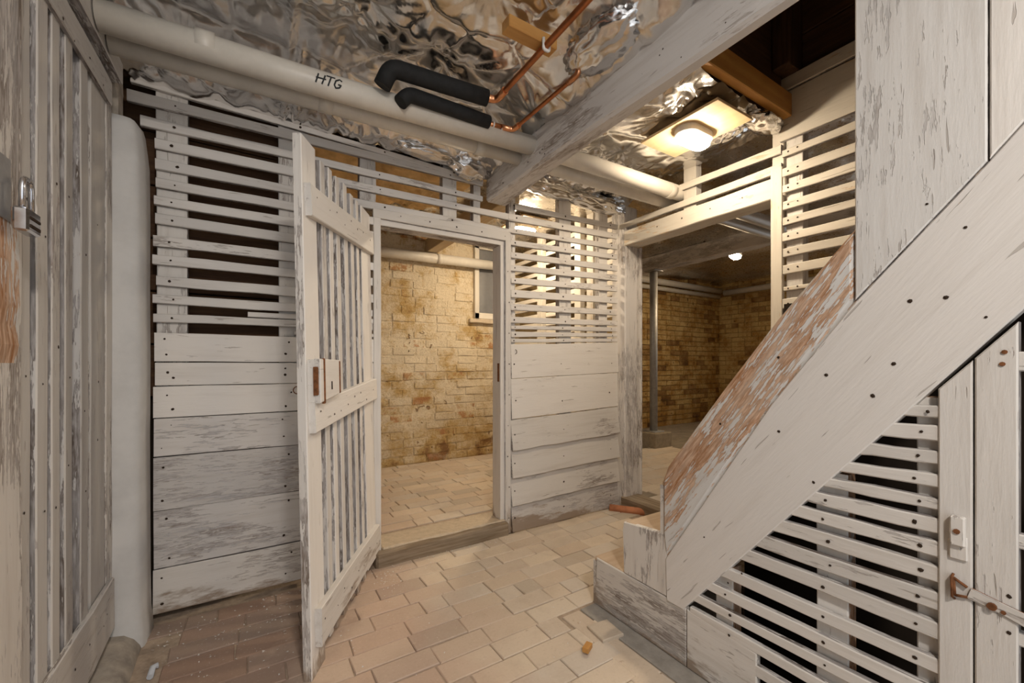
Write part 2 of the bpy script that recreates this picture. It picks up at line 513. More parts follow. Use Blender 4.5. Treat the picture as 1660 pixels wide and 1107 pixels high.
# planks on the three main planes -------------------------------------------------
def onY(name, x0, x1, l, r, y, T, mats='paint_slat', parent=None, n=-1, **k):
    """board on a plane of constant y: l=(ztop, zbottom) at x0, r the same at x1"""
    return plank(name, (x0, y, (l[0] + l[1]) / 2), (x1, y, (r[0] + r[1]) / 2), l[0] - l[1], r[0] - r[1], (0, n, 0), T, mats, parent, **k)
def onX(name, y0, y1, l, r, x, T, mats='paint_slat', parent=None, n=-1, **k):
    return plank(name, (x, y0, (l[0] + l[1]) / 2), (x, y1, (r[0] + r[1]) / 2), l[0] - l[1], r[0] - r[1], (n, 0, 0), T, mats, parent, **k)
def postY(name, x0, x1, z0, z1, y, T, mats='paint', parent=None, n=-1, **k):
    return plank(name, ((x0 + x1) / 2, y, z0), ((x0 + x1) / 2, y, z1), x1 - x0, x1 - x0, (0, n, 0), T, mats, parent, **k)
def postX(name, y0, y1, z0, z1, x, T, mats='paint', parent=None, n=-1, **k):
    return plank(name, (x, (y0 + y1) / 2, z0), (x, (y0 + y1) / 2, z1), abs(y1 - y0), abs(y1 - y0), (n, 0, 0), T, mats, parent, **k)

# ================================================================== THE SHELL
# ---- floor of the near room: pavers 22 x 10 cm, courses running along X
floor = mk('floor', [(-0.8, -1.2, -0.006), (2.45, -1.2, -0.006), (2.45, 2.46, -0.006), (-0.8, 2.46, -0.006)], [(0, 1, 2, 3)], 'mortar')
tag(floor, 'worn brick paver floor of the near passage, cream to the right and red brown to the left', 'floor', None, 'structure')
def paver_mesh(L, W, seed):
    rr = random.Random(seed)
    bm = bmesh.new()
    bmesh.ops.create_cube(bm, size=1.0)
    for v in bm.verts:
        v.co = V((v.co.x * L, v.co.y * W, v.co.z * 0.05 - 0.025))
        if v.co.z > -0.01: v.co.x += rr.uniform(-.0025, .0025); v.co.y += rr.uniform(-.002, .002)
    top = [f for f in bm.faces if f.normal.z > 0.9][0]
    bmesh.ops.bevel(bm, geom=list(top.edges), offset=0.003, segments=1, affect='EDGES')
    me = bpy.data.meshes.new('brick'); bm.to_mesh(me); bm.free()
    me.materials.append(M['paver'])
    return me
PM = {('f', k): paver_mesh(0.2185, 0.1025, k) for k in range(4)}
PM.update({('h', k): paver_mesh(0.1065, 0.1025, 20 + k) for k in range(3)})
PM.update({('s', k): paver_mesh(0.0965, 0.2165, 40 + k) for k in range(2)})
def brick(me, loc, rz, parent, name='brick', tilt=0.004, sc=None):
    o = bpy.data.objects.new(name, me)
    m = Matrix.Translation(loc) @ Matrix.Rotation(rz, 4, 'Z') @ Matrix.Rotation(R(-tilt, tilt), 4, 'X') @ Matrix.Rotation(R(-tilt, tilt), 4, 'Y')
    if sc: m = m @ Matrix.Diagonal((*sc, 1))
    return link(o, parent, m)
def lay(parent, x0, x1, y0, y1, z, skip=None, pitch=0.106, hstart=None):
    y = y1; row = 0
    while y - pitch > y0 - 1e-6:
        yc = y - pitch / 2
        x = x0 - R(0.0, 0.20)
        while x < x1:
            half = random.random() < 0.13
            L = 0.110 if half else 0.2225
            xc = x + L / 2
            if not (skip and skip(xc, yc)) and xc > x0 - 0.03 and xc < x1 + 0.05:
                brick(PM[('h', random.randrange(3)) if half else ('f', random.randrange(4))], (xc, yc + R(-.0015, .0015), z + R(-.002, .002)), R(-.006, .006), parent)
            x += L
        y -= pitch; row += 1
lay(floor, -0.40, 2.30, 0.75, 2.275, 0.0, lambda x, y: (x > 1.22 and y < 1.46) or (x < -0.36) or (x + y < 0.95))
# kerb of grey mortar and turned edge bricks along the foot of the stair
k1 = box('mortar_strip', (1.245, 0.5, -0.03), (1.335, 1.41, 0.001), 'mortar_grey', floor, (0, 1, 0), 0.003)
for i in range(4):
    if i != 9: brick(PM[('s', i % 2)], (1.19, 1.30 - i * 0.222, 0.0), R(-.02, .02), floor)
brick(PM[('h', 1)], (1.225, 1.235, 0.012), 1.45, floor, tilt=0.05)

# ---- floors beyond
floor2 = mk('floor_2', [(0.2, 2.40, 0.075), (2.5, 2.40, 0.075), (2.5, 4.2, 0.075), (0.2, 4.2, 0.075)], [(0, 1, 2, 3)], 'mortar')
tag(floor2, 'pale brick paver floor of the room beyond the open slatted door', 'floor', None, 'structure')
lay(floor2, 0.62, 2.42, 2.45, 4.12, 0.083)
floor3 = mk('floor_3', [(2.44, 0.2, 0.07), (7.6, 0.2, 0.07), (7.6, 4.6, 0.07), (2.44, 4.6, 0.07)], [(0, 1, 2, 3)], 'earth')
tag(floor3, 'dusty floor of the far cellar room around the steel post', 'floor', None, 'structure')
lay(floor3, 2.62, 4.3, 1.6, 3.4, 0.077)

# ---- brick walls
def wall_brick_mesh(L, H, D, seed):
    rr = random.Random(seed)
    bm = bmesh.new(); bmesh.ops.create_cube(bm, size=1.0)
    for v in bm.verts:
        v.co = V((v.co.x * L + rr.uniform(-.003, .003), v.co.y * D + rr.uniform(-.004, .004), v.co.z * H + rr.uniform(-.003, .003)))
    f = [f for f in bm.faces if f.normal.y < -0.9][0]
    bmesh.ops.bevel(bm, geom=list(f.edges), offset=0.006, segments=2, affect='EDGES')
    me = bpy.data.meshes.new('brick'); bm.to_mesh(me); bm.free()
    me.materials.append(M['lime'])
    return me
wb = mk('wall_back', [(0.0, 4.1003, -0.1), (2.62, 4.1003, -0.1), (2.62, 4.1003, 2.7), (0.0, 4.1003, 2.7), (0.0, 4.3, -0.1), (2.62, 4.3, -0.1), (2.62, 4.3, 2.7), (0.0, 4.3, 2.7)],
        [(0, 3, 2, 1), (4, 5, 6, 7), (0, 1, 5, 4), (2, 3, 7, 6), (0, 4, 7, 3), (1, 2, 6, 5)], 'lime')
tag(wb, 'cream limewashed brick wall with ochre stains seen through the open slatted door', 'wall', None, 'structure')
BF = [wall_brick_mesh(0.226, 0.078, 0.05, 60 + k) for k in range(5)]
BH = [wall_brick_mesh(0.108, 0.078, 0.05, 70 + k) for k in range(3)]
z = 0.085; row = 0
while z < 2.40:
    x = 0.80 + (0.115 if row % 2 else 0.0) + R(-.02, .02)
    while x < 2.45:
        half = random.random() < 0.10
        L = 0.116 if half else 0.234
        xc = x + L / 2
        if not (xc > 2.02 and z > 1.55):
            me = random.choice(BH) if half else random.choice(BF)
            o = bpy.data.objects.new('brick', me)
            dy = R(-.0035, .0035) + (0.004 if random.random() < 0.3 else 0) + (0.012 if random.random() < 0.04 else 0)
            link(o, wb, Matrix.Translation((xc, 4.118 + dy, z + 0.042)) @ Matrix.Rotation(R(-.012, .012), 4, 'Y') @ Matrix.Rotation(R(-.012, .012), 4, 'Z'))
        x += L
    z += 0.0845; row += 1

def brick_courses(name, parent, origin, ex, n, W, H, bl, bh, mat):
    ex, n = V(ex), V(n)
    def f(bm):
        z = 0; r = 0
        while z < H:
            x = -(0.5 * bl if r % 2 else 0)
            while x < W:
                L = bl if random.random() > 0.1 else bl / 2
                d = R(-.006, .006)
                q = []
                for (a, b) in ((0.004, 0.004), (L - 0.006, 0.004), (L - 0.006, bh - 0.007), (0.004, bh - 0.007)):
                    p = V(origin) + ex * (x + a + R(-.003, .003)) + V((0, 0, z + b + R(-.003, .003)))
                    q.append((bm.verts.new(p + n * (0.013 + d)), bm.verts.new(p - n * 0.02)))
                dk = 1 if random.random() < 0.22 else 0
                bm.faces.new([a for a, b in q]).material_index = dk
                for i in range(4):
                    k = (i + 1) % 4
                    bm.faces.new((q[i][0], q[i][1], q[k][1], q[k][0])).material_index = dk
                x += L
            z += bh; r += 1
        bmesh.ops.recalc_face_normals(bm, faces=bm.faces)
    o = joined(name, f, mat, parent)
    o.data.materials.append(M[mat + '_dark'])
    return o
wf = box('wall_far', (4.4, 4.5, 0.0), (7.6, 4.65, 2.8), 'mortar_far', None, (1, 0, 0), 0)
tag(wf, 'ochre stained brick wall behind the grey steel post', 'wall', None, 'structure')
brick_courses('bricks', wf, (4.45, 4.5, 0.07), (1, 0, 0), (0, -1, 0), 2.95, 2.6, 0.235, 0.084, 'limefar')
wr = box('wall_far_right', (7.39, 2.2, 0.0), (7.55, 4.65, 2.8), 'mortar_far', None, (0, 1, 0), 0)
tag(wr, 'dark stained brick wall running right from the far corner', 'wall', None, 'structure')
brick_courses('bricks', wr, (7.39, 2.25, 0.07), (0, 1, 0), (-1, 0, 0), 2.25, 2.6, 0.235, 0.084, 'limefar')
# plain walls that close the rooms off out of view; shade painted into the near-black ones
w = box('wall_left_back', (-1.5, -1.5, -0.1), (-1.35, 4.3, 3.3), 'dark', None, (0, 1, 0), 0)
tag(w, 'near-black wall with painted-in shade behind the slatted gate', 'wall', None, 'structure')
w = box('wall_left', (-1.4, 2.44, -0.1), (0.14, 2.52, 3.3), 'dark', None, (1, 0, 0), 0)  # added to stop light leaking in behind the left panel
tag(w, 'added near-black wall stopping stray light behind the dark boards of the left slats', 'wall', None, 'structure')
w = box('wall_stair', (1.335, -1.3, -0.02), (1.36, -0.24, 3.2), 'dark', None, (0, 1, 0), 0)  # added to block light leaking in beneath the stair
tag(w, 'added dark wall keeping stray light out under the upper flight of the stair', 'wall', None, 'structure')
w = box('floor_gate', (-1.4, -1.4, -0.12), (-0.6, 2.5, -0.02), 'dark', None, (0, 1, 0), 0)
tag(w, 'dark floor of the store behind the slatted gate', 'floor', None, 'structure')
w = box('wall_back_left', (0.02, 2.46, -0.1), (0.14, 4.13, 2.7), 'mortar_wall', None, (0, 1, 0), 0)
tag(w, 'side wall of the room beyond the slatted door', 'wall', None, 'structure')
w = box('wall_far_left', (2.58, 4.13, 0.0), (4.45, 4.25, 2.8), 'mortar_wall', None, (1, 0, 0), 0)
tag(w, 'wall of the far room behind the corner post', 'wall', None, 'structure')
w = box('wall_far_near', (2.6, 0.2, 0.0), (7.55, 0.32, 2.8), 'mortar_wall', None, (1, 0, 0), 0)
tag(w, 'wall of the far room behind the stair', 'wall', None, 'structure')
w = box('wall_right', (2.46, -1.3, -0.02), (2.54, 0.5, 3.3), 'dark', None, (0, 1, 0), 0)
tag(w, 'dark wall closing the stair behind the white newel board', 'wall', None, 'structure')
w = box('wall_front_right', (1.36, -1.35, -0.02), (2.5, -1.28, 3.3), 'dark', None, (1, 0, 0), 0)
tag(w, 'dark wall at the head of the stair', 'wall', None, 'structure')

# ---- window in the back wall
win = thing('window_1', 'small cream framed window with a grey frosted pane high in the brick wall', 'window', (2.24, 4.10, 1.6), None, 'structure')
for nm, a, b, g in (('window_frame', (2.06, 4.05, 1.60), (2.115, 4.135, 2.42), (0, 0, 1)), ('window_frame', (2.06, 4.05, 1.60), (2.45, 4.135, 1.665), (1, 0, 0)),
                    ('window_frame', (2.40, 4.05, 1.60), (2.45, 4.135, 2.42), (0, 0, 1)), ('window_frame', (2.06, 4.05, 2.37), (2.45, 4.135, 2.42), (1, 0, 0))):
    box(nm, a, b, 'paint_cream', win, g, 0.004)
pn = box('pane', (-0.15, -0.004, 0), (0.15, 0.004, 0.72), 'pane', None, (1, 0, 0), 0)
pm = Matrix.Translation((2.257, 4.086, 2.02)) @ Matrix.Rotation(math.radians(-2.6), 4, 'Z')
pn.parent = win; pn.matrix_basis = WM[win.name].inverted() @ pm
box('window_sill', (2.0, 4.05, 1.55), (2.46, 4.14, 1.60), 'sandtop', win, (1, 0, 0), 0.008, 0.003, 4)

# ================================================================== THE SLATTED BACK PARTITION (plane y = 2.29)
YP = 2.29
part = thing('slatted_partition', 'white painted timber partition of slats over wide planks with a doorway in it', 'partition', (1.0, YP, 0), None, 'thing')
XL, XD = -0.352, 0.55
npt = []
SL = [(2.302, 2.272, 2.258, 2.228, -0.43, 1.222), (2.238, 2.192, 2.249, 2.215, -0.44, 1.222), (2.143, 2.102, 2.153, 2.118, -0.40, 1.222),
      (2.063, 2.017, 2.077, 2.040, XL, 1.41), (1.974, 1.931, 1.981, 1.946, XL, 1.41)]
for i, (a, b, c, d, x0, x1) in enumerate(SL):
    onY('slat', x0, x1, (a, b), (c, d), YP, 0.02, 'paint_slat', part, seg=7, jit=0.003, bow=R(-.003, .003))
    for xn in (-0.29, 0.21, 0.60, 1.02): npt.append((xn + R(-.02, .02), YP, (a + b) / 2 + (c + d - a - b) / 2 * (xn + .4) / 1.7))
LOW = [(1.893, 1.852), (1.817, 1.777), (1.742, 1.696), (1.646, 1.602), (1.567, 1.525), (1.478, 1.434), (1.398, 1.359), (1.315, 1.280)]
for a, b in LOW:
    d = R(-.006, .006)
    onY('slat', XL + R(-.008, .006), XD, (a, b), (a + d, b + d), YP, 0.02, 'paint_slat', part, seg=5, jit=0.0025, bow=R(-.002, .002))
    for xn in (-0.29, 0.20): npt.append((xn + R(-.02, .02), YP, (a + b) / 2))
onY('slat', -0.02, XD, (1.345, 1.322), (1.343, 1.318), YP, 0.018, 'paint_slat', part, seg=3)
onY('slat', 0.17, XD, (1.262, 1.244), (1.262, 1.244), YP + 0.001, 0.018, 'paint_slat', part, seg=2)
# wide planks, left panel
PLK = [(1.233, 1.110, 'paint_clean'), (1.107, 1.007, 'paint_clean'), (1.004, 0.870, 'paint_clean'), (0.867, 0.706, 'paint_grey'), (0.703, 0.476, 'paint_grey'),
       (0.473, 0.228, 'paint_grey'), (0.225, 0.038, 'paint')]
for i, (a, b, m) in enumerate(PLK):
    e = R(-.004, .004)
    onY('plank', XL - 0.004 + R(-.004, .004), XD, (a, b), (a + e, b + e), YP - 0.004 + R(-.002, .002), 0.024, m, part, seg=5, jit=0.0015, ch=0.002)
    for xn in (-0.31, 0.14): npt += [(xn + R(-.02, .02), YP - 0.005, a - 0.035 + R(-.01, .01)), (xn + R(-.02, .02), YP - 0.005, b + 0.035 + R(-.01, .01))]
# studs behind the left slats
for x0, x1, z0, z1 in ((-0.352, -0.245, 0.05, 2.33), (0.105, 0.235, 0.05, 2.33), (0.485, 0.57, 1.95, 2.33), (0.962, 1.052, 1.95, 2.33), (1.165, 1.215, 1.95, 2.3)):
    postY('stud', x0, x1, z0, z1, YP + 0.022, 0.05, 'paint', part, seg=3, jit=0.003)
# right panel
RS = [((2.156, 2.118), (2.185, 2.148), 1.46), ((2.082, 2.037), (2.115, 2.073), 1.41), ((1.990, 1.957), (2.030, 1.993), 1.41), ((1.911, 1.877), (1.954, 1.913), 1.427), ((1.834, 1.795), (1.867, 1.822), 1.427),
      ((1.750, 1.708), (1.794, 1.748), 1.427), ((1.666, 1.628), (1.711, 1.662), 1.427), ((1.586, 1.538), (1.619, 1.571), 1.427), ((1.4945, 1.4515), (1.523, 1.479), 1.427),
      ((1.408, 1.368), (1.438, 1.398), 1.427), ((1.353, 1.327), (1.385, 1.352), 1.427), ((1.311, 1.277), (1.338, 1.312), 1.427), ((1.2646, 1.2395), (1.298, 1.271), 1.427)]
for l, r, x0 in RS:
    onY('slat', x0, 2.405, l, r, YP, 0.018, 'paint_slat', part, seg=4, jit=0.002)
    for xn in (1.46, 1.87, 2.34): npt.append((xn + R(-.015, .015), YP, (l[0] + l[1]) / 2 + (r[0] - l[0]) * (xn - 1.42) / 0.98))
RP = [((1.227, 1.004), (1.267, 1.034), 'paint_clean', 0), ((1.001, .739), (1.031, .772), 'paint_clean', 0), ((.735, .541), (.768, .570), 'paint', .013), ((.539, .362), (.568, .385), 'paint', .016),
      ((.360, .180), (.383, .200), 'paint', .016), ((.178, 0.012), (.198, 0.012), 'paint_grey', .014)]
for l, r, m, lap in RP:
    zl, zr = (l[0] + l[1]) / 2, (r[0] + r[1]) / 2
    if lap:   # clapboards: each foot stands proud of the board below
        plank('plank', (1.427, YP - 0.010, zl - .004), (2.405, YP - 0.010, zr - .004), l[0] - l[1] + .006, r[0] - r[1] + .006, (0, -1, 0.022 / (l[0] - l[1])), 0.016, m, part, seg=8, jit=0.0035, ch=0.003)
    else:
        onY('plank', 1.427, 2.405, l, r, YP - 0.004, 0.02, m, part, seg=5, jit=0.0015, ch=0.003)
    for xn in (1.45, 1.86, 2.32): npt.append((xn + R(-.02, .02), YP - 0.005 - lap, zl + R(-.06, .06)) if not lap else (xn, YP - 0.011, zl))
for x0, x1 in ((1.425, 1.475), (1.845, 1.955), (2.23, 2.32)):
    postY('stud', x0, x1, 0.03, 2.33, YP + 0.022, 0.045, 'paint', part, seg=3, jit=0.003)
nails(part, npt, (0, -1, 0), 0.0055)
# dark boards behind the left slats
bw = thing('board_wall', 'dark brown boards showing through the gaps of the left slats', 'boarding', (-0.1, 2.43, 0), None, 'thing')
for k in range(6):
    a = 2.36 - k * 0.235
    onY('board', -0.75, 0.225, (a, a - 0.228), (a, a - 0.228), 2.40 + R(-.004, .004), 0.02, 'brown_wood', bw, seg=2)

# ---- door frame
df = thing('door_1', 'white timber door frame and worn threshold of the open slatted door', 'doorway', (1.0, 2.3, 0), None, 'structure')
onY('head_casing', 0.55, 1.425, (1.945, 1.893), (1.955, 1.900), YP - 0.003, 0.022, 'paint', df, seg=4)
onY('head_stop', 0.57, 1.385, (1.893, 1.862), (1.898, 1.868), YP + 0.012, 0.09, 'paint_clean', df, seg=3)
postY('side_casing', 1.385, 1.427, 0.0, 1.925, YP - 0.003, 0.024, 'paint', df, seg=5)
postY('jamb', 1.355, 1.387, 0.085, 1.87, YP + 0.012, 0.10, ('paint_clean', 'paint'), df, seg=4)
postY('jamb', 0.552, 0.592, 0.06, 1.895, YP - 0.002, 0.12, ('paint_clean', 'paint'), df, seg=4)
box('strike_plate', (1.353, 2.315, 0.985), (1.3575, 2.34, 1.105), 'rust', df, (0, 0, 1), 0.001)
box('threshold', (0.56, 2.262, -0.02), (1.40, 2.44, 0.085), ('stonesill',), df, (1, 0, 0), 0.012, 0.004, 8)
box('threshold_topping', (0.60, 2.285, 0.078), (1.385, 2.47, 0.094), ('sandtop',), df, (1, 0, 0), 0.006, 0.003, 8)
nails(df, [(1.405 + R(-.008, .008), YP - .004, 0.1 + k * 0.2) for k in range(9)] + [(0.7 + k * .17, YP - .004, 1.925) for k in range(5)], (0, -1, 0), 0.004)

# ---- the open door leaf
H0, F0 = V((0.563, 2.272, 0)), V((0.174, 1.581, 0))
e_ = (F0 - H0).normalized(); n_ = V((-e_.y, e_.x, 0)); n_ = n_ if n_.x > 0 else -n_
lean = Matrix.Rotation(math.radians(1.15), 3, e_)
leaf = thing('slatted_door', 'open ledged door of narrow vertical white slats with a rim lock', 'door', F0)
def LP(u, z, d=0.0):
    p = (n_ * d + V((0, 0, z)))
    p = lean @ p
    return F0 - e_ * u + p
nl = lean @ n_
up_ = lean @ V((0, 0, 1))
def leaf_board(name, u0, u1, z0, z1, d, T, mats, seg=6, **k):
    um = (u0 + u1) / 2
    return plank(name, LP(um, z0, d), LP(um, z1, d), u1 - u0, u1 - u0, nl, T, mats, leaf, seg=seg, **k)
dpt = []
leaf_board('stile', 0.0, 0.117, 0.0, 1.90, 0, 0.030, ('paint_clean', 'paint_worn'), jit=0.002)
for u0, u1 in ((.161, .202), (.237, .276), (.317, .356), (.406, .45), (.494, .535), (.577, .612)):
    leaf_board('slat', u0, u1, 0.03 + R(0, .02), 1.895 + R(-.01, .012), 0, 0.028, ('paint', 'paint_edge'), jit=0.0015)
leaf_board('stile', 0.648, 0.80, 0.06, 1.90, 0, 0.028, ('paint_clean', 'paint_edge'))
def leaf_rail(u0, u1, zl, zr, m='paint_clean'):
    return plank('rail', LP(u0, (zl[0] + zl[1]) / 2, 0.024), LP(u1, (zr[0] + zr[1]) / 2, 0.024), zl[0] - zl[1], zr[0] - zr[1], nl, 0.024, (m, 'paint'), leaf, seg=5, jit=0.002)
leaf_rail(0.018, 0.785, (1.735, 1.622), (1.80, 1.688))
leaf_rail(0.015, 0.785, (0.965, 0.855), (1.02, 0.915))
leaf_rail(0.03, 0.79, (0.235, 0.095), (0.24, 0.11), 'paint')
for uu in (.06, .18, .26, .34, .43, .51, .6, .72):
    for (za, zb) in ((1.68, 1.745), (0.91, 0.97), (0.165, 0.175)):
        zc = za + (zb - za) * uu / .8
        dpt.append(LP(uu + R(-.008, .008), zc + R(-.03, .03), 0.0245))
nails(leaf, dpt, nl, 0.004)
prism('lock_block', [LP(0.014, 1.116, 0.024), LP(0.014, 0.966, 0.024), LP(0.195, 0.989, 0.024), LP(0.195, 1.113, 0.024)], nl, 0.024, -e_, ('paint_clean', 'paint_worn'), leaf)
lk = prism('rim_lock', [LP(0.012, 1.118, 0.045), LP(0.012, 0.962, 0.045), LP(0.20, 0.985, 0.045), LP(0.20, 1.115, 0.045)], nl, 0.021, -e_, ('paint_clean', 'paint_worn'), leaf)
prism('lock_bolt', [LP(0.006, 1.09, 0.038), LP(0.006, 0.99, 0.038), LP(0.03, 0.99, 0.038), LP(0.03, 1.09, 0.038)], nl, 0.016, up_, ('rust', 'rust'), lk)
prism('rusty_edge', [LP(0.038, 1.12, 0.048), LP(0.038, 0.958, 0.048), LP(0.05, 0.958, 0.048), LP(0.05, 1.12, 0.048)], nl, 0.01, up_, ('rust', 'rust'), lk)
prism('rusty_edge', [LP(0.186, 1.112, 0.047), LP(0.186, 0.985, 0.047), LP(0.2, 0.985, 0.047), LP(0.2, 1.112, 0.047)], nl, 0.01, up_, ('rust', 'rust'), lk)
tube('keyhole', [LP(0.11, 1.035, 0.0455), LP(0.11, 1.005, 0.0455)], 0.003, 'nail', lk, 6)

# ================================================================== LEFT GATE (plane x = -0.45), its post, padlock and lintel
XG = -0.45
gate = thing('slatted_gate', 'greyed white gate of vertical slats at the left with a wide bottom rail', 'gate', (XG, 1.7, 0))
def gb(name, y0, y1, z0, z1, x, T, mats, **k):
    return postX(name, y0, y1, z0, z1, x, T, mats, gate, n=1, **k)
for y0, y1 in ((1.389, 1.446), (1.483, 1.546), (1.572, 1.624), (1.664, 1.718), (1.79, 1.853)):
    gb('slat', y0, y1, 0.10 + R(-.03, .03), 2.10, XG, 0.026, ('paint_gate', 'paint_edge'), seg=7, jit=0.002)
gb('stile', 1.896, 2.05, 0.09, 2.12, XG - 0.004, 0.024, ('paint_gate', 'paint_worn'), seg=6, jit=0.002)
gb('stile', 2.055, 2.128, 0.10, 2.155, XG - 0.002, 0.05, ('paint_worn', 'paint_edge'), seg=6, jit=0.003)
onX('rail', 2.07, 1.372, (2.135, 2.052), (2.104, 2.02), XG + 0.012, 0.014, ('paint_gate', 'paint_edge'), gate, n=1, seg=5)
onX('rail', 2.10, 1.372, (0.305, 0.115), (0.299, 0.077), XG + 0.012, 0.014, ('paint_gate', 'paint_worn'), gate, n=1, seg=6, jit=0.004)
nails(gate, [(XG + 0.0125, y + R(-.01, .01), zz + R(-.03, .03)) for y in (1.42, 1.52, 1.6, 1.69, 1.82, 1.95, 2.0) for zz in (2.06, 0.2)] +
      [(XG + 0.0005, y + R(-.01, .01), zz + R(-.1, .1)) for y in (1.42, 1.52, 1.6, 1.69, 1.82, 1.95) for zz in (1.5, 1.05, 0.75)], (1, 0, 0), 0.004)
gp = thing('gate_post', 'weathered white gate post with a brown bare patch beside the padlock', 'post', (XG, 1.25, 0), None, 'thing')
postX('post_board', 1.10, 1.368, -0.02, 2.6, XG + 0.012, 0.08, ('paint_worn', 'paint_edge'), gp, n=1, seg=8, jit=0.003)
postX('bare_patch', 1.16, 1.345, 1.10, 1.43, XG + 0.0135, 0.003, ('paint_rail', 'paint_rail'), gp, n=1, seg=8, jit=0.006, ch=0.001)
box('staple_plate', (XG + 0.012, 1.24, 1.40), (XG + 0.018, 1.30, 1.53), 'steel', gp, (0, 0, 1), 0.002)
gl = thing('gate_lintel', 'white timber lintel over the slatted gate under the grey pipes', 'lintel', (XG, 1.6, 2.2), None, 'thing')
onX('beam', 2.12, 1.372, (2.245, 2.165), (2.218, 2.132), XG + 0.03, 0.09, ('paint_gate', 'paint_edge'), gl, n=1, seg=5, jit=0.003)
# padlock
pl = thing('padlock', 'chrome padlock hanging from the gate post at the left edge', 'padlock', (XG + 0.04, 1.29, 1.40))
lx, ly = XG + 0.045, 1.285
box('lock_body', (lx - 0.012, ly - 0.03, 1.375), (lx + 0.012, ly + 0.03, 1.425), 'chrome', pl, (0, 1, 0), 0.004)
box('keyway_strip', (lx + 0.0115, ly - 0.022, 1.385), (lx + 0.0135, ly + 0.024, 1.392), 'nail', pl, (0, 1, 0), 0.0005)
box('keyway_strip', (lx + 0.0115, ly - 0.022, 1.402), (lx + 0.0135, ly + 0.024, 1.408), 'nail', pl, (0, 1, 0), 0.0005)
sh = [(lx, ly - 0.02, 1.42), (lx, ly - 0.02, 1.47)] + [(lx, ly - 0.02 * math.cos(a), 1.47 + 0.02 * math.sin(a)) for a in [PI * k / 8 for k in range(1, 8)]] + [(lx, ly + 0.02, 1.47), (lx, ly + 0.02, 1.42)]
tube('shackle', sh, 0.0055, 'chrome', pl, 12)

# ---- plastered pier between gate and partition, kerb under the gate
def pier(name, mat, parent=None):
    vs, fs = [], []
    prof = [(-0.62, 2.13), (-0.44, 2.130), (-0.400, 2.131), (-0.383, 2.137), (-0.373, 2.152), (-0.367, 2.20), (-0.363, 2.262), (-0.62, 2.262)]
    levels = [(-0.02, 0.012), (0.05, 0.010), (0.10, 0.006), (0.17, 0.003), (0.26, 0.001), (0.5, 0), (0.8, 0), (1.1, 0.001), (1.4, 0), (1.7, 0), (1.9, -0.002), (1.97, -0.008), (2.03, -0.016), (2.06, -0.024), (2.072, -0.05)]
    N = len(prof)
    for z, o in levels:
        for (x, y) in prof:
            dx = o if x > -0.6 else 0
            dy = -o if y < 2.25 else 0
            jx, jy = noise.noise(V((x * 9, y * 9, z * 6))) * 0.004, noise.noise(V((x * 9 + 7, y * 9, z * 6))) * 0.004
            vs.append((x + dx + jx, y + dy + jy, z))
    for i in range(len(levels) - 1):
        for k in range(N):
            k2 = (k + 1) % N
            fs.append((i * N + k, i * N + k2, (i + 1) * N + k2, (i + 1) * N + k))
    fs.append(tuple((len(levels) - 1) * N + k for k in range(N)))
    o = mk(name, vs, fs, mat, parent, None, None, True)
    return o
pr = pier('plaster_pier', 'plaster')
fixn(pr)
tag(pr, 'smooth white plastered pier with a rounded corner between the gate and the slats', 'pier', None, 'thing')
upper = box('pier_top', (-0.60, 2.17, 2.05), (-0.445, 2.262, 2.33), 'kerb', pr, (0, 0, 1), 0.01, 0.004, 3)
kb = thing('kerb_1', 'dusty rounded mortar kerb on the floor below the left gate', 'kerb', (-0.45, 1.6, 0), None, 'structure')
vs, fs = [], []
prof = [(-0.60, -0.02), (-0.60, 0.075), (-0.46, 0.07), (-0.415, 0.062), (-0.385, 0.04), (-0.368, 0.01), (-0.362, -0.02)]
ys = [1.0 + 0.1 * k for k in range(13)]
for y in ys:
    for x, z in prof: vs.append((x + noise.noise(V((y * 5, x * 8, z))) * 0.012, y, z + (noise.noise(V((y * 6, x * 9, 3))) * 0.008 if z > -.01 else 0)))
n0 = len(prof)
for i in range(len(ys) - 1):
    for k in range(n0 - 1): fs.append((i * n0 + k, i * n0 + k + 1, (i + 1) * n0 + k + 1, (i + 1) * n0 + k))
o = mk('kerb_mortar', vs, fs, 'kerb', kb, None, None, True); fixn(o)

# ================================================================== MAIN BEAM
bm = bmesh.new()
st = [(-0.35, 1.30, 2.11), (0.3, 1.295, 2.112), (0.8, 1.30, 2.112), (1.3, 1.325, 2.12), (1.75, 1.355, 2.125), (2.1, 1.378, 2.122), (2.285, 1.39, 2.12)]
rows = []
for y, xr, zb in st:
    j = lambda: R(-.004, .004)
    pts = [(1.245 + j(), 2.31 + j()), (1.243 + j(), 2.235 + j()), (1.243 + j(), zb + 0.012), (1.255, zb + j() * .5), (xr - 0.01, zb + j() * .5), (xr, zb + 0.012), (xr + 0.01, 2.31)]
    rows.append([bm.verts.new((p[0] - 1.31, y - 1.0, p[1] - 2.2)) for p in pts])
for a, b in zip(rows, rows[1:]):
    for k in range(7): bm.faces.new((a[k], a[(k + 1) % 7], b[(k + 1) % 7], b[k]))
bm.faces.new(rows[0]); bm.faces.new(rows[-1][::-1])
bmesh.ops.recalc_face_normals(bm, faces=bm.faces)
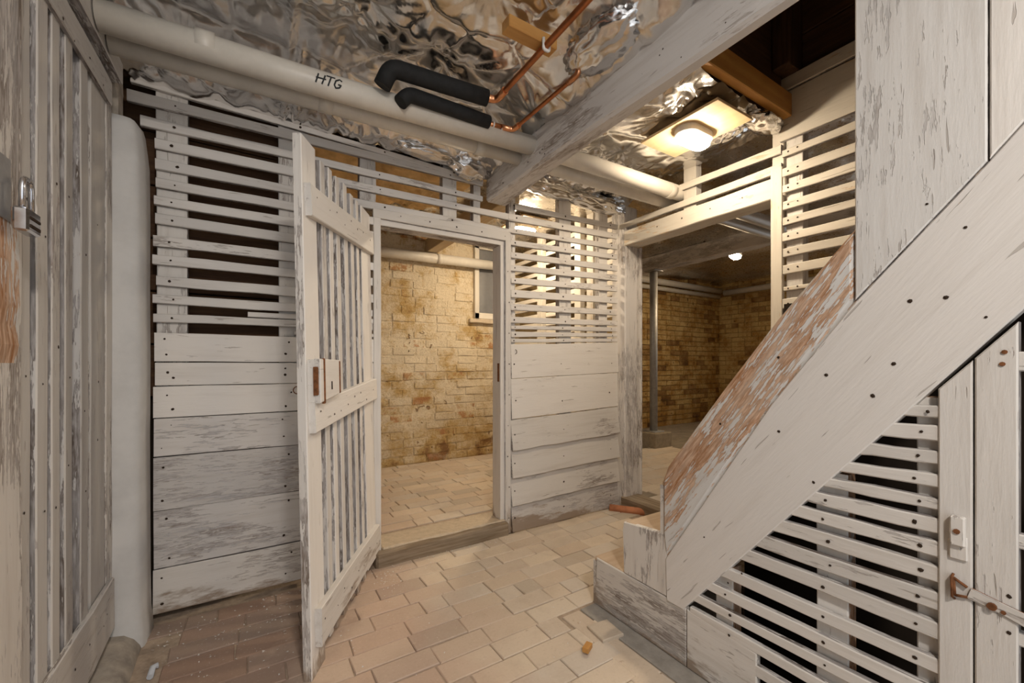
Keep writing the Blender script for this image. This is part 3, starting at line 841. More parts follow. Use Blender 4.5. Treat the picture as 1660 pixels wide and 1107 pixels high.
# turn so that local X runs along the beam
Rz = Matrix.Rotation(-PI / 2, 4, 'Z')
bmesh.ops.transform(bm, matrix=Rz, verts=bm.verts)
me = bpy.data.meshes.new('ceiling_beam'); bm.to_mesh(me); bm.free(); me.materials.append(M['paint_beam'])
beam = bpy.data.objects.new('ceiling_beam', me)
link(beam, None, Matrix.Translation((1.31, 1.0, 2.2)) @ Matrix.Rotation(PI / 2, 4, 'Z'))
tag(beam, 'massive old white painted ceiling beam crossing from the door to the upper right', 'beam', None, 'thing')
npt = [(1.2425, R(0.5, 2.2), R(2.14, 2.24)) for k in range(16)]
nails(beam, npt, (-1, 0, 0), 0.005)
onX('filler_board', 1.06, 0.86, (2.1, 2.02), (2.1, 2.02), 1.3, 0.02, 'paint', beam) if False else None

# ================================================================== RIGHT PARTITION (plane x = 2.42)
XR = 2.42
rp = thing('slatted_partition', 'cream lit slatted partition on the right with the stair doorway under a lintel', 'partition', (XR, 1.6, 0), None, 'thing')
box('corner_post', (XR, 2.225, -0.02), (XR + 0.14, 2.37, 2.32), 'paint_grey', rp, (0, 0, 1), 0.008, 0.004, 6)
box('lintel', (XR, 1.10, 2.01), (XR + 0.14, 2.24, 2.12), 'paint_cream', rp, (0, 1, 0), 0.005, 0.003, 6)
npt = []
onX('slat', 2.30, 1.12, (2.184, 2.150), (2.187, 2.138), XR - 0.002, 0.02, 'paint_cream', rp, seg=5)
onX('slat', 1.772, 1.12, (2.300, 2.258), (2.288, 2.240), XR - 0.002, 0.02, 'paint_cream', rp, seg=4)
for k, (a, b) in enumerate([(2.251, 2.2145), (2.153, 2.106), (2.063, 2.019), (1.973, 1.929), (1.884, 1.846), (1.803, 1.76), (1.72, 1.676), (1.63, 1.583), (1.515, 1.491), (1.45, 1.396)]):
    c = a + R(-.004, .006); d = b + R(-.004, .006)
    onX('slat', 1.112, 0.48, (a, b), (c, d), XR - 0.002, 0.02, 'paint_cream', rp, seg=4, jit=0.0025)
    npt += [(XR - 0.003, 1.085, (a + b) / 2), (XR - 0.003, 1.04, (a + b) / 2 + .004)]
postX('trim', 1.114, 1.172, 0.06, 2.165, XR - 0.006, 0.025, ('paint_cream', 'paint_cream'), rp, seg=5)
postX('stud', 1.025, 1.105, 0.06, 2.56, XR + 0.022, 0.06, ('paint', 'paint'), rp, seg=4)
postX('stud', 1.642, 1.733, 2.12, 2.42, XR + 0.02, 0.06, ('paint_cream', 'paint'), rp, seg=2)
postX('stud', 1.115, 1.175, 2.16, 2.42, XR + 0.02, 0.06, ('paint_cream', 'paint'), rp, seg=2)
onX('plank', 1.125, 0.45, (2.553, 2.30), (2.553, 2.298), XR - 0.004, 0.025, 'paint_cream', rp, seg=4)
onX('plank', 1.19, 0.45, (2.63, 2.562), (2.63, 2.558), XR - 0.012, 0.035, 'paint_cream', rp, seg=3)
box('sill', (XR - 0.005, 1.12, -0.02), (XR + 0.15, 2.27, 0.08), ('stonesill',), rp, (0, 1, 0), 0.01, 0.003, 6)
box('jamb', (XR + 0.141, 2.20, 0.08), (XR + 0.165, 2.26, 2.01), 'paint_worn', rp, (0, 0, 1), 0.003)
nails(rp, npt + [(XR - 0.001, 1.13 + k * 0.2, 2.07) for k in range(5)], (-1, 0, 0), 0.0045)
tf = tube('clay_pipe', [(2.28, 2.25, 0.015), (2.46, 2.02, 0.012)], 0.028, 'terra', None, 12)
tag(tf, 'short orange clay pipe lying at the foot of the corner post sill', 'pipe')

# third slatted partition, seen through the gaps of the right panel
tp = thing('slatted_partition', 'third slatted partition glimpsed through the gaps right of the doorway', 'partition', (2.47, 3.2, 0), None, 'thing')
for y in (2.62, 2.78, 3.36, 3.44 + .5): postX('stud', y, y + 0.085, 0.08, 2.40, 2.46, 0.05, ('paint_cream', 'paint_cream'), tp, seg=2)
for k in range(14):
    zz = 2.32 - k * 0.088
    onX('slat', 4.10, 2.40, (zz, zz - 0.042), (zz, zz - 0.042), 2.512, 0.018, 'paint_cream', tp, seg=3)
for k in range(5):
    zz = 1.09 - k * 0.205
    onX('plank', 4.10, 2.40, (zz, zz - 0.2), (zz, zz - 0.2), 2.512, 0.018, 'paint_cream', tp, seg=3)

# ================================================================== STAIR
XS = 1.33
stair = thing('staircase', 'steep boxed timber stair with a white stringer and a worn brown top edge', 'staircase', (XS, 1.2, 0))
RZ, TD = 0.218, 0.185
for k in range(9):
    yf = 1.40 - k * TD
    zt = RZ * (k + 1)
    onY('riser', XS + 0.004, 2.40, (zt - 0.02, zt - RZ + 0.0), (zt - 0.02, zt - RZ), yf + 0.0, 0.018, ('paint_worn', 'paint_worn'), stair, seg=3)
    box('tread', (XS + 0.003, yf - TD - 0.0, zt - 0.022), (2.40, yf + 0.012, zt), ('tread',), stair, (1, 0, 0), 0.006, 0.002, 4)
# side boards of the two lowest steps
NX = (-1, 0, 0)
prism('side_board', [(XS, 1.405, 0.002), (XS, 0.935, 0.002), (XS, 0.935, 0.213), (XS, 1.395, 0.215)], NX, 0.022, (0, 1, 0), ('paint_worn', 'paint_worn'), stair)
prism('side_board', [(XS, 0.932, 0.002), (XS, 0.687, 0.002), (XS, 0.687, 0.196), (XS, 0.932, 0.212)], NX, 0.022, (0, 1, 0), ('paint', 'paint_worn'), stair)
prism('side_board', [(XS, 1.232, 0.217), (XS, 1.018, 0.217), (XS, 1.018, 0.452), (XS, 1.232, 0.432), (XS, 1.238, 0.40)], NX, 0.022, (0, 0, 1), ('paint_worn', 'paint_worn'), stair)
# stringer: lower white board and upper worn board, then the boxed boards above
SB = lambda y: 0.205 + (0.946 - y) * 1.2797          # lower edge
prism('stringer', [(XS - 0.004, 1.015, 0.205), (XS - 0.004, 0.946, 0.205), (XS - 0.004, -0.25, SB(-0.25)), (XS - 0.004, -0.25, 2.10), (XS - 0.004, 0.205, 1.532), (XS - 0.004, 0.436, 1.262), (XS - 0.004, 0.644, 0.975), (XS - 0.004, 1.02, 0.362)],
      NX, 0.034, (0, -0.62, 0.785), ('paint_smooth', 'paint'), stair)
prism('worn_edge_board', [(XS - 0.006, 1.02, 0.365), (XS - 0.006, 0.644, 0.978), (XS - 0.006, 0.436, 1.265), (XS - 0.006, 0.436, 1.456), (XS - 0.006, 0.627, 1.232), (XS - 0.006, 0.80, 1.005), (XS - 0.006, 0.965, 0.778), (XS - 0.006, 1.012, 0.712), (XS - 0.006, 1.033, 0.66), (XS - 0.006, 1.033, 0.45)],
      NX, 0.036, (0, -0.58, 0.815), ('paint_rail', 'paint_rail'), stair, 0.012)
prism('newel_board', [(XS - 0.008, 0.436, 1.266), (XS - 0.008, 0.208, 1.532), (XS - 0.008, 0.208, 3.0), (XS - 0.008, 0.436, 3.0)], NX, 0.036, (0, 0, 1), ('paint_newel' if 'paint_newel' in M else 'paint', 'paint_edge'), stair)
prism('newel_board', [(XS - 0.006, 0.205, 1.536), (XS - 0.006, -0.25, 2.104), (XS - 0.006, -0.25, 3.0), (XS - 0.006, 0.205, 3.0)], NX, 0.036, (0, 0, 1), ('paint_clean', 'paint_edge'), stair)
nails(stair, [(XS - 0.0045, y, zz) for y, zz in ((0.86, 0.50), (0.73, 0.43), (0.775, 0.38), (0.62, 0.9), (0.40, 1.02), (0.36, 1.1), (0.53, 0.77), (0.27, 1.25), (0.21, 1.2), (0.33, 1.25), (0.30, 0.99), (0.5, 1.07), (0.24, 1.4), (0.12, 1.45))]
      + [(XS - 0.0085, 0.3, 1.47), (XS - 0.0065, .62, 1.12), (XS - .0065, .8, .9)], NX, 0.004)

# ---- slatted panel under the stair
us = thing('understair_panel', 'white slatted panel closing the dark space under the stair', 'panel', (XS, 0.55, 0), None, 'thing')
UZ = [(1.006, .978), (.959, .924), (.900, .869), (.845, .815), (.792, .764), (.744, .709), (.691, .656), (.636, .597), (.574, .532), (.507, .466), (.423, .387), (.352, .318), (.290, .258), (.222, .192), (.165, .13), (.10, .065), (.04, .005)]
npt = []
YV = 0.283
for a, b in UZ:
    ye = min(0.946 - ((a + b) / 2 - 0.205) / 1.2797 + 0.03, 0.93) if b > 0.2 else (0.69 if b < 0.17 else 0.92)
    dz = R(-.006, .006)
    onX('slat', ye, YV - 0.002, (a + dz, b + dz), (a, b), XS, 0.018, ('paint', 'paint_edge'), us, seg=4, jit=0.002)
    for yn in (0.318, 0.50, 0.78):
        if yn < ye - 0.06: npt.append((XS - 0.001, yn + R(-.01, .01), (a + b) / 2))
for y0, y1, zt in ((0.284, 0.325, 1.02), (0.460, 0.535, 0.80), (0.775, 0.835, 0.42)):
    postX('stud', y0, y1, 0.0, zt, XS + 0.022, 0.05, ('paint_clean', 'paint_rail'), us, seg=3)
prism('stile', [(XS - 0.005, YV, 0.0), (XS - 0.005, 0.2295, 0.0), (XS - 0.005, 0.2295, 1.108), (XS - 0.005, YV, 1.043)], NX, 0.03, (0, 0, 1), ('paint_clean', 'paint_edge'), us)
tbn = box('turn_button', (XS - 0.022, 0.238, 0.70), (XS - 0.006, 0.262, 0.765), 'paint_worn', us, (0, 0, 1), 0.003)
box('button_plate', (XS - 0.012, 0.236, 0.668), (XS - 0.005, 0.264, 0.72), 'paint_worn', us, (0, 0, 1), 0.002)
tube('screw', [(XS - 0.022, 0.25, 0.733), (XS - 0.0255, 0.25, 0.733)], 0.0055, 'rust', tbn, 8)
for y in (0.243, 0.257): pass
lpn = [(XS - 0.005, 0.2585, 0.632), (XS - 0.016, 0.2595, 0.626), (XS - 0.017, 0.258, 0.585), (XS - 0.005, 0.257, 0.578)]
tube('hasp_staple', lpn, 0.0025, 'rust', us, 8)
nails(us, npt, NX, 0.0045)
# ---- cupboard door right of it
cd = thing('cupboard_door', 'white board door under the stair held by a rusty hook strap', 'door', (XS, 0.1, 0))
prism('stile', [(XS - 0.006, 0.2265, 0.0), (XS - 0.006, 0.166, 0.0), (XS - 0.006, 0.166, 1.187), (XS - 0.006, 0.2265, 1.112)], NX, 0.03, (0, 0, 1), ('paint', 'paint_edge'), cd)
for a, b in ((1.125, 1.085), (0.75, 0.72), (0.55, 0.52), (0.36, 0.33)): onX('slat', 0.17, -0.22, (a, b), (a, b), XS + 0.002, 0.018, ('paint', 'paint_edge'), cd, seg=3)
sp = [(XS - 0.0105, 0.235, 0.603), (XS - 0.0105, 0.165, 0.575), (XS - 0.0105, 0.05, 0.552)]
hs = plank('hook_strap', sp[0], sp[2], 0.026, 0.028, NX, 0.004, ('paint_worn', 'rust'), cd, seg=4, ch=0.0008)
for (y0, z0, y1, z1) in ((0.236, 0.613, 0.2575, 0.626), (0.236, 0.592, 0.2545, 0.588), (0.2575, 0.627, 0.2555, 0.587)):
    tube('hook_loop', [(XS - 0.011, y0, z0), (XS - 0.011, y1, z1)], 0.003, 'rust', hs, 8)
tube('bolt_head', [(XS - 0.0105, 0.2005, 0.590), (XS - 0.017, 0.2005, 0.590)], 0.0075, 'rust', hs, 10)
tube('bolt_head', [(XS - 0.0105, 0.185, 0.584), (XS - 0.0125, 0.185, 0.584)], 0.004, 'rust', hs, 8)
for y, zz in ((0.184, 1.125), (0.187, 1.10)): tube('screw', [(XS - 0.006, y, zz), (XS - 0.009, y, zz)], 0.0045, 'rust', cd, 8)
nails(cd, [(XS - 0.0065, 0.178, 0.62), (XS - 0.0065, 0.178, 0.545)], NX, 0.004)
# near-black backing under the stair: shade painted as floor, end and back
w = box('wall_understair', (2.405, 0.0, 0.0), (2.415, 1.10, 1.42), 'dark', None, (0, 1, 0), 0)  # added to shut out stray light from beyond the stair
tag(w, 'added dark panel stopping stray light at the back of the space under the stair', 'wall', None, 'structure')

w = prism('shade_board_understair', [(1.80, 0.98, 0.0), (1.80, 0.98, 0.46), (1.80, -0.2, 1.84), (1.80, -0.2, 0.0)], (-1, 0, 0), 0.02, (0, 1, 0), ('dark', 'dark'), None, 0)  # dark sheet that paints the blackness seen between the slats
tag(w, 'near-black board added as painted shade inside the cupboard under the stair', 'wall', None, 'structure')
w = box('shade_floor_understair', (1.36, -0.3, -0.004), (1.80, 0.98, 0.004), 'dark', None, (0, 1, 0), 0)  # covers the pavers with painted shade
tag(w, 'near-black sheet added as painted shade on the cupboard floor under the stair', 'floor', None, 'structure')
# ---- stairwell void at the top right
vd = thing('ceiling_opening', 'dark stairwell opening lined with brown joists above the stair', 'opening', (1.9, 0.5, 2.4), None, 'structure')
box('joist', (1.32, 1.115, 2.46), (2.5, 1.17, 3.2), ('void_wood',), vd, (1, 0, 0), 0.004)
for k in range(3): box('joist', (2.455, 0.35, 2.64 + k * 0.2), (2.50, 1.12, 2.835 + k * 0.2), ('void_wood',), vd, (0, 1, 0), 0.004)
for k in range(3): box('joist', (1.33, -0.3, 2.32 + k * 0.3), (1.37, 1.12, 2.615 + k * 0.3), ('void_wood',), vd, (0, 1, 0), 0.004)
box('floor_board', (1.3, -1.3, 3.2), (2.55, 1.2, 3.23), ('void_wood',), vd, (0, 1, 0), 0)
box('joist', (2.30, 1.03, 2.63), (2.45, 1.11, 3.2), ('void_wood',), vd, (0, 0, 1), 0.004)
tb = box('trimmer_joist', (1.36, 1.065, 2.41), (2.415, 1.11, 2.53), ('pine',), None, (1, 0, 0), 0.004)
tag(tb, 'new orange pine trimmer joist across the ceiling beside the lamp', 'joist')

# ================================================================== CEILING FOIL
ceil = thing('ceiling', 'ceiling lined with crumpled silver foil insulation', 'ceiling', (1, 1, 2.5), None, 'structure')
def sheet(name, x0, x1, y0, y1, zf, mat, res=0.018, amp=1.0, seed=0, npin=18, rows=(), seam=None):
    """a taut foil membrane: pinched up at staple points, sagging between them, creases fanning out of every staple"""
    rr = random.Random(seed)
    pins = [(rr.uniform(x0, x1), rr.uniform(y0, y1)) for k in range(npin)]
    for yr, n in rows:
        pins += [(x0 + (x1 - x0) * (k + rr.uniform(.2, .8)) / n, yr + rr.uniform(-.03, .03)) for k in range(n)]
    par = [(rr.uniform(0, 6.28), rr.choice((5, 6, 7, 9)), rr.uniform(.5, 1.3), rr.uniform(0, 6.28)) for p in pins]
    nx, ny = int((x1 - x0) / res) + 1, int((y1 - y0) / res) + 1
    X, Y = np.meshgrid(np.linspace(x0, x1, nx + 1), np.linspace(y0, y1, ny + 1))
    D = np.stack([np.hypot(X - px, Y - py) for px, py in pins])
    S = np.sort(D, axis=0)
    h = 0.055 * (1 - np.exp(-S[0] / 0.13))                       # sag away from the staples
    h -= 0.020 * np.exp(-(S[1] - S[0]) / 0.035)                  # drawn-up folds half way between staples
    for d, (px, py), (ph, k, a, ph2) in zip(D, pins, par):
        th = np.arctan2(Y - py, X - px)
        u = np.abs(((k * th / 6.2832 + ph + 0.25 * np.sin(3 * th + ph2)) % 1.0) - 0.5) * 2
        u2 = np.abs((((2 * k + 3) * th / 6.2832 + ph2) % 1.0) - 0.5) * 2
        h += a * (0.75 * np.maximum(0, u - 0.55) + 0.16 * u2) * np.minimum(d, 0.10) * 0.42 * np.exp(-(d / 0.20) ** 2)
    if seam is not None:      # taped lap between two foil rolls
        h += 0.014 * np.exp(-((X - seam) / 0.011) ** 2) + 0.011 * np.exp(-((X - seam - 0.045) / 0.010) ** 2)
    vs, fs = [], []
    for j in range(ny + 1):
        for i in range(nx + 1):
            x, y = float(X[j, i]), float(Y[j, i])
            p = V((x, y, seed * 1.7))
            q = p + V((noise.noise(p * 2.3 + V((9, 0, 0))), noise.noise(p * 2.3 + V((0, 9, 0))), 0)) * 0.2
            w = 0.016 * noise.noise(p * 2.6) + 0.009 * (0.3 - abs(noise.noise(V((q.x * 4, q.y * 9, 2))))) + 0.0022 * (0.3 - abs(noise.noise(q * 21)))
            vs.append((x, y, zf(x, y) - (float(h[j, i]) - 0.03 + w) * amp))
    for j in range(ny):
        for i in range(nx):
            a = j * (nx + 1) + i
            fs.append((a, a + nx + 1, a + nx + 2, a + 1))
    return mk(name, vs, fs, mat, ceil, None, None, True)
ss = lambda t: max(0.0, min(1.0, t)) ** 2 * (3 - 2 * max(0.0, min(1.0, t)))
zmain = lambda x, y: 2.425 - 0.13 * max(ss((y - 1.90) / 0.36), ss((x - 0.98) / 0.27)) - 0.03 * ss((x - 0.9) / 0.3) * ss((y - 1.9) / 0.3)
sheet('foil_sheet', -0.62, 1.26, -0.5, 2.292, zmain, 'foil', 0.012, 1.0, 3, 14, ((1.70, 7), (1.25, 5), (2.15, 8)), 0.125)
zright = lambda x, y: 2.375 - 0.075 * ss((y - 1.95) / 0.33) - 0.06 * ss((1.42 - x) / 0.12) + 0.02 * ss((x - 2.2) / 0.2) + 0.03 * ss((1.3 - y) / .2)
sheet('foil_sheet', 1.30, 2.44, 1.10, 2.292, zright, 'foil', 0.010, 0.9, 5, 12, ((1.95, 9), (1.22, 6)))
sheet('foil_sheet', 1.2, 2.62, 2.31, 4.2, lambda x, y: 2.40, 'foil_warm', 0.025, 1.0, 8, 20)
sheet('kraft_sheet', 0.1, 1.3, 2.31, 3.3, lambda x, y: 2.37 - 0.08 * ss((2.6 - y) / .3), 'kraft', 0.016, 1.3, 2, 14)
sheet('foil_sheet', 0.1, 1.3, 3.3, 4.2, lambda x, y: 2.41, 'foil_warm', 0.025, 1.0, 4, 10)
sheet('foil_sheet', 2.45, 7.5, 0.3, 4.6, lambda x, y: 2.46 + 0.12 * ss((x - 4.3) / 2), 'foil_warm', 0.04, 1.2, 6, 50)
for a, b in (((-1.5, -1.3, 2.62), (1.30, 2.30, 2.65)), ((-1.5, 2.30, 2.62), (2.60, 4.3, 2.65)), ((1.30, 1.17, 2.62), (2.46, 2.30, 2.65)), ((2.46, 0.2, 2.80), (7.6, 4.65, 2.83))):
    box('deck_board', a, b, ('void_wood',), ceil, (1, 0, 0), 0)
# bunched foil hanging at the partition and a taped seam
def crumple(name, c, rx, ry, rz, seed):
    bm = bmesh.new(); bmesh.ops.create_icosphere(bm, subdivisions=4, radius=1.0)
    for v in bm.verts:
        d = v.co.normalized()
        k = 1 + 0.42 * (0.4 - abs(noise.noise(d * 2.6 + V((seed, 0, 0))))) + 0.22 * (0.3 - abs(noise.noise(d * 7 + V((0, seed, 0)))))
        v.co = V((d.x * rx, d.y * ry, d.z * rz)) * k
    for f in bm.faces: f.smooth = True
    me = bpy.data.meshes.new(name); bm.to_mesh(me); bm.free(); me.materials.append(M['foil'])
    return link(bpy.data.objects.new(name, me), ceil, Matrix.Translation(c))
crumple('foil_bunch', (1.10, 2.22, 2.285), 0.13, 0.06, 0.075, 1.7)
crumple('foil_bunch', (0.85, 2.235, 2.30), 0.2, 0.05, 0.04, 4.7)
crumple('foil_bunch', (2.12, 2.22, 2.27), 0.26, 0.06, 0.055, 7.7)
crumple('foil_bunch', (1.70, 2.22, 2.28), 0.26, 0.06, 0.05, 9.7)
crumple('foil_bunch', (1.14, 1.17, 2.33), 0.10, 0.16, 0.05, 11.7)
crumple('foil_bunch', (2.28, 1.14, 2.37), 0.13, 0.06, 0.035, 3.7)
onX('tape_seam', 1.8, 0.2, (2.3, 2.29), (2.3, 2.29), 0.3, 0.001, ('foil', 'foil'), ceil) if False else None

# ================================================================== PIPES
def pipe(name, label, pts, r, joints=(), grp=None):
    t = thing(name, label, 'pipe', pts[0], grp)
    tube('pipe_run', pts, r, 'pvc', t, 20)
    for p, d in joints:
        p, d = V(p), V(d).normalized()
        tube('collar', [p - d * 0.028, p + d * 0.028], r + 0.0028, 'pvc', t, 20)
    return t
mp = pipe('waste_pipe', 'thick cream waste pipe with HTG written on it, under the foil ceiling', [(-0.415, 1.798, 2.2007), (0.25, 1.795, 2.212), (1.25, 1.79, 2.25)], 0.047, [((-0.14, 1.797, 2.2118), (2, 0, .055))])
pipe('waste_pipe', 'thinner cream pipe running beside the slatted partition behind the thick one', [(-0.415, 1.923, 2.1975), (1.25, 1.915, 2.235)], 0.036, [((0.26, 1.92, 2.2128), (2, 0, .045)), ((1.0, 1.917, 2.229), (2, 0, .045))])
pipe('waste_pipe', 'thick cream pipe between the old beam and the right slats near the lamp', [(1.30, 1.785, 2.25), (4.19, 1.765, 2.276)], 0.047, [((2.36, 1.78, 2.258), (1, 0, 0))])
pipe('waste_pipe', 'thinner cream pipe beyond the old beam beside the thick one', [(1.34, 1.91, 2.235), (4.19, 1.902, 2.256)], 0.036)
pipe('waste_pipe', 'cream pipe crossing high on the brick wall in front of the window', [(0.15, 4.0, 2.155), (2.45, 4.0, 2.195)], 0.05, [((1.62, 4.0, 2.181), (1, 0, .017))])
pipe('waste_pipe', 'upper cream pipe along the far brick wall behind the steel post', [(4.5, 4.42, 2.44), (7.30, 4.42, 2.44)], 0.05)
pipe('waste_pipe', 'lower cream pipe along the far brick wall behind the steel post', [(4.5, 4.44, 2.335), (7.30, 4.44, 2.335)], 0.035)
pipe('waste_pipe', 'cream pipe on the far right brick wall running out of the corner', [(7.33, 4.36, 2.40), (7.33, 2.3, 2.40)], 0.05)
# handwritten HTG on the thick pipe: marker strokes on the pipe's skin
def onpipe(u, v):
    """u along the pipe from its start of writing, v up around the skin (metres)"""
    x = 0.205 + u
    cy = 1.80 - 0.01 * (x + .75) / 2.0; cz = 2.195 + 0.017 * (x + .75)
    a = v / 0.047 + math.radians(-30)
    return V((x, cy - math.cos(a) * 0.0475, cz + math.sin(a) * 0.0475))
def stroke(bm, pts, w=0.0028):
    pts = [(u + 0.22 * v, v) for u, v in pts]
    ring = []
    P = [onpipe(u, v) for u, v in pts]
    for i, p in enumerate(P):
        d = (P[min(i + 1, len(P) - 1)] - P[max(i - 1, 0)]).normalized()
        c = V((p.x, 1.80, p.z)); 
        n = V((0, -1, -0.4)).normalized()
        s = d.cross(n).normalized()
        ring.append([bm.verts.new(p + s * w + n * .0006), bm.verts.new(p + n * 0.0014), bm.verts.new(p - s * w + n * .0006)])
    for a, b in zip(ring, ring[1:]):
        bm.faces.new((a[0], a[1], b[1], b[0])); bm.faces.new((a[1], a[2], b[2], b[1]))
def sub(pts, n=4):
    out = []
    for (a, b) in zip(pts, pts[1:]):
        for k in range(n): out.append((a[0] + (b[0] - a[0]) * k / n, a[1] + (b[1] - a[1]) * k / n))
    return out + [pts[-1]]
def htg(bm):
    S = 0.036
    for st_ in ([(0.0, 0), (0.002, S)], [(0.022, 0), (0.026, S)], [(-0.004, S * .5), (0.032, S * .55)],
                [(0.030, S), (0.062, S)], [(0.047, S), (0.044, 0)],
                [(0.088, S * .85), (0.078, S), (0.066, S * .75), (0.064, S * .3), (0.072, 0.001), (0.084, S * .15), (0.088, S * .42), (0.076, S * .42)]):
        stroke(bm, sub(st_))
o = joined('handwriting', htg, 'ink', mp, None)
# copper pipes and black lagging
cp = thing('copper_pipe', 'straight copper pipe clipped to a pine block, running into the upper lagging', 'pipe', (0.94, 1.2, 2.3))
tube('pipe_run', [(0.952, 0.35, 2.325), (0.94, 1.635, 2.302), (0.86, 1.643, 2.30)], 0.0125, 'copper_dull', cp, 12, 0.03)
tube('elbow', [(0.9405, 1.555, 2.3035), (0.94, 1.635, 2.302), (0.88, 1.642, 2.30)], 0.0165, 'copper', cp, 12, 0.035)
tube('lagging', [(0.895, 1.640, 2.30), (0.66, 1.665, 2.302), (0.475, 1.685, 2.305), (0.447, 1.712, 2.235)], 0.035, 'rubber', cp, 14, 0.09)
tube('pipe_clip', [(0.932, 1.262, 2.335), (0.932, 1.262, 2.292), (0.958, 1.262, 2.292), (0.96, 1.262, 2.335)], 0.006, 'housing', cp, 8, 0.01)
cp2 = thing('copper_pipe', 'copper pipe beside the old beam turning up into the foil', 'pipe', (1.1, 1.5, 2.26))
tube('pipe_run', [(1.118, 1.273, 2.43), (1.118, 1.273, 2.275), (1.095, 1.735, 2.262), (0.90, 1.757, 2.258)], 0.0095, 'copper_dull', cp2, 12, 0.03)
tube('elbow', [(1.118, 1.273, 2.345), (1.118, 1.273, 2.275), (1.115, 1.335, 2.2735)], 0.013, 'copper', cp2, 12, 0.045)
tube('pipe_end', [(1.118, 1.273, 2.42), (1.118, 1.273, 2.34)], 0.0115, 'copper', cp2, 12)
tube('elbow', [(1.0975, 1.685, 2.2635), (1.095, 1.735, 2.262), (1.03, 1.743, 2.261)], 0.0135, 'copper', cp2, 12, 0.035)
tube('tee', [(1.035, 1.742, 2.261), (0.935, 1.753, 2.259)], 0.0125, 'copper', cp2, 12)
for x in (1.03, 0.985): tube('joint_ring', [(x, 1.748, 2.26), (x + .006, 1.7475, 2.26)], 0.0155, 'housing', cp2, 12)
tube('lagging', [(0.955, 1.735, 2.257), (0.75, 1.725, 2.25), (0.56, 1.72, 2.245), (0.525, 1.722, 2.20)], 0.030, 'rubber', cp2, 14, 0.06)
bk = box('pine_block', (0.785, 1.27, 2.325), (1.005, 1.325, 2.37), ('pine',), None, (1, 0, 0), 0.003)
tag(bk, 'short pine block fixed across the foil, holding the copper pipe', 'block')

# ================================================================== LAMPS
def stadium(L, W, n=10):
    r = W / 2; h = L / 2 - r
    return [(h + r * math.cos(a), r * math.sin(a)) for a in [-PI / 2 + PI * k / n for k in range(n + 1)]] + [(-h - r * math.cos(a), -r * math.sin(a)) for a in [-PI / 2 + PI * k / n for k in range(n + 1)]]
def lamp(name, label, c, emat, ply=None, rz=0.0, L=0.235, W=0.125):
    t = thing(name, label, 'lamp', c, 'bulkhead ceiling lamps')
    x, y, z = c
    M0 = Matrix.Translation(c) @ Matrix.Rotation(rz, 4, 'Z')
    if ply:
        o = box('backing_board', (-ply[0] / 2, -ply[1] / 2, 0.0), (ply[0] / 2, ply[1] / 2, 0.014), ('ply',), None, (0, 1, 0), 0.002)
        o.parent = t; o.matrix_basis = Matrix.Rotation(rz, 4, 'Z') @ WM[o.name]
    def loft(nm, rings, mat, par=None):
        vs, fs = [], []
        for (l, w_, zz) in rings: vs += [(a, b, zz) for a, b in stadium(l, w_)]
        n = len(stadium(L, W))
        for i in range(len(rings) - 1):
            for k in range(n):
                k2 = (k + 1) % n
                fs.append((i * n + k, i * n + k2, (i + 1) * n + k2, (i + 1) * n + k))
        fs.append(tuple((len(rings) - 1) * n + k for k in range(n)))
        o = mk(nm, vs, fs, mat, par or t, M0, None, False); fixn(o)
        return o
    hz = loft('housing', [(L, W, 0.0), (L, W, -0.032), (L - 0.012, W - 0.012, -0.038)], 'housing')
    loft('diffuser', [(L - 0.02, W - 0.02, -0.034), (L - 0.026, W - 0.026, -0.058), (L - 0.055, W - 0.055, -0.068), (L - 0.09, W - 0.09, -0.070)], emat, hz)
    return t
lamp('ceiling_lamp', 'lit oval bulkhead lamp on a plywood board below the foil on the right', (1.99, 1.352, 2.335), 'lamp', (0.30, 0.455))
lamp('ceiling_lamp', 'lit bulkhead lamp glimpsed through the slats right of the doorway', (2.07, 3.09, 2.345), 'lamp_back', (0.30, 0.42))
lamp('ceiling_lamp', 'lit bulkhead lamp of the far room seen under the lintel', (4.92, 2.79, 2.44), 'lamp_far', None, 0.3)
lamp('ceiling_lamp', 'added fill lamp in bulkhead form, unseen on the ceiling behind the camera', (0.15, -0.75, 2.34), 'lamp_fill', (0.30, 0.40))  # added to brighten the stair side and passage

# ================================================================== FAR ROOM: beam, post
fb = box('far_beam', (4.20, 1.2, 2.27), (4.36, 4.5, 2.44), ('paint_grey',), None, (0, 1, 0), 0.008, 0.005, 10)
tag(fb, 'knotty whitened beam carried by the steel post in the far room', 'beam', None, 'thing')
sp_ = thing('steel_post', 'grey steel prop on a concrete block in the far room', 'post', (4.22, 3.42, 0.08))
tube('tube', [(4.26, 3.45, 0.27), (4.26, 3.45, 2.255)], 0.047, 'steel', sp_, 20)
box('base_plate', (4.17, 3.36, 0.255), (4.35, 3.54, 0.268), 'steel', sp_, (1, 0, 0), 0.002)
box('head_plate', (4.18, 3.37, 2.255), (4.34, 3.53, 2.268), 'steel', sp_, (1, 0, 0), 0.002)
box('footing', (4.11, 3.30, 0.06), (4.41, 3.60, 0.255), 'concrete', sp_, (1, 0, 0), 0.008, 0.003)
# joist in the room beyond the door
jb = box('room_joist', (1.49, 2.45, 2.235), (1.60, 4.05, 2.37), ('oldpine',), None, (0, 1, 0), 0.004)
tag(jb, 'bare pale joist end above the pipe in the room beyond the door', 'joist')

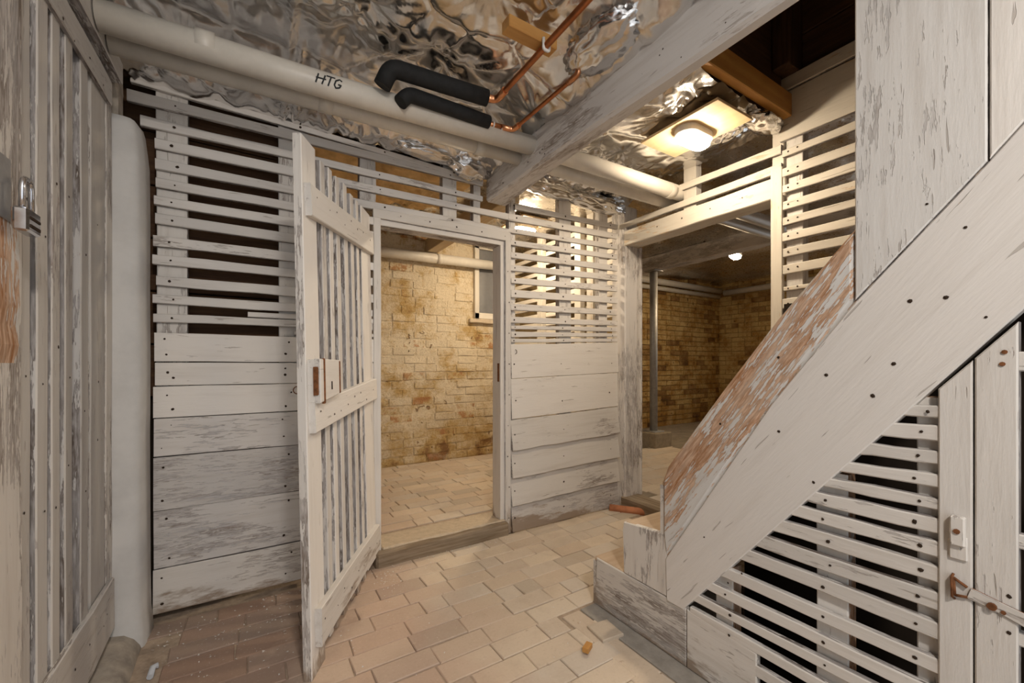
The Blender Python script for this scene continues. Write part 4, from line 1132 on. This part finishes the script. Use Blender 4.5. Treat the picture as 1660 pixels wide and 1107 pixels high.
# ================================================================== SMALL THINGS ON THE FLOOR AND WALLS
def zfl(x, y, h): return h
wc = box('wood_offcut', (-0.022, -0.012, 0.0), (0.022, 0.012, 0.018), ('pine',), None, (1, 0, 0), 0.001)
wc.matrix_basis = Matrix.Translation((1.079, 1.181, 0.012)) @ Matrix.Rotation(0.45, 4, 'Z') @ wc.matrix_basis
tag(wc, 'small orange wood offcut lying on the pavers near the stair', 'offcut')
cl = thing('plastic_clip', 'small grey plastic clip on the floor at the bottom left', 'clip', (-0.31, 1.93, 0))
tube('clip_loop', [(-0.305, 1.895, 0.006), (-0.305, 1.94, 0.012), (-0.29, 1.945, 0.012)], 0.010, 'clip', cl, 8)
rg = tube('iron_hook', [(0.185 + 0.018 * math.cos(a), YP - 0.012, 0.972 + 0.018 * math.sin(a)) for a in [PI * k / 8 for k in range(3, 14)]], 0.0022, 'rust', None, 6)
tag(rg, 'small rusty wire ring on the planks beside the open door edge', 'hook')
rg = tube('iron_hook', [(1.455 + 0.012 * math.cos(a), YP - 0.010, 1.18 + 0.014 * math.sin(a)) for a in [-PI / 2 + PI * k / 6 for k in range(7)]], 0.002, 'nail', None, 6)
tag(rg, 'tiny bent hook on the top plank right of the doorway', 'hook')
def flakes(bm):
    def one(x, y, s):
        a = R(0, 6.3)
        pts = [V((x + math.cos(a + k * 2.1) * s * R(.5, 1.3), y + math.sin(a + k * 2.1) * s * R(.5, 1.3), 0.0045 + R(0, .004))) for k in range(3)]
        bm.faces.new([bm.verts.new(p) for p in pts])
    for k in range(260):
        x = R(-0.33, 0.35); y = 2.25 - abs(random.gauss(0, 0.32))
        one(x, max(y, 1.1), R(.002, .006))
    for k in range(120): one(R(0.3, 1.2), R(1.2, 2.2), R(.0015, .004))
    for k in range(110): one(R(0.55, 1.4), 2.25 - abs(random.gauss(0, .05)), R(.002, .006))
    for k in range(60): one(0.6 + random.gauss(0, .05), 2.1 + random.gauss(0, .06), R(.002, .005))
fl = joined('paint_debris', flakes, 'flake', None)
tag(fl, 'scattered flakes of white paint and chips on the floor', 'debris')
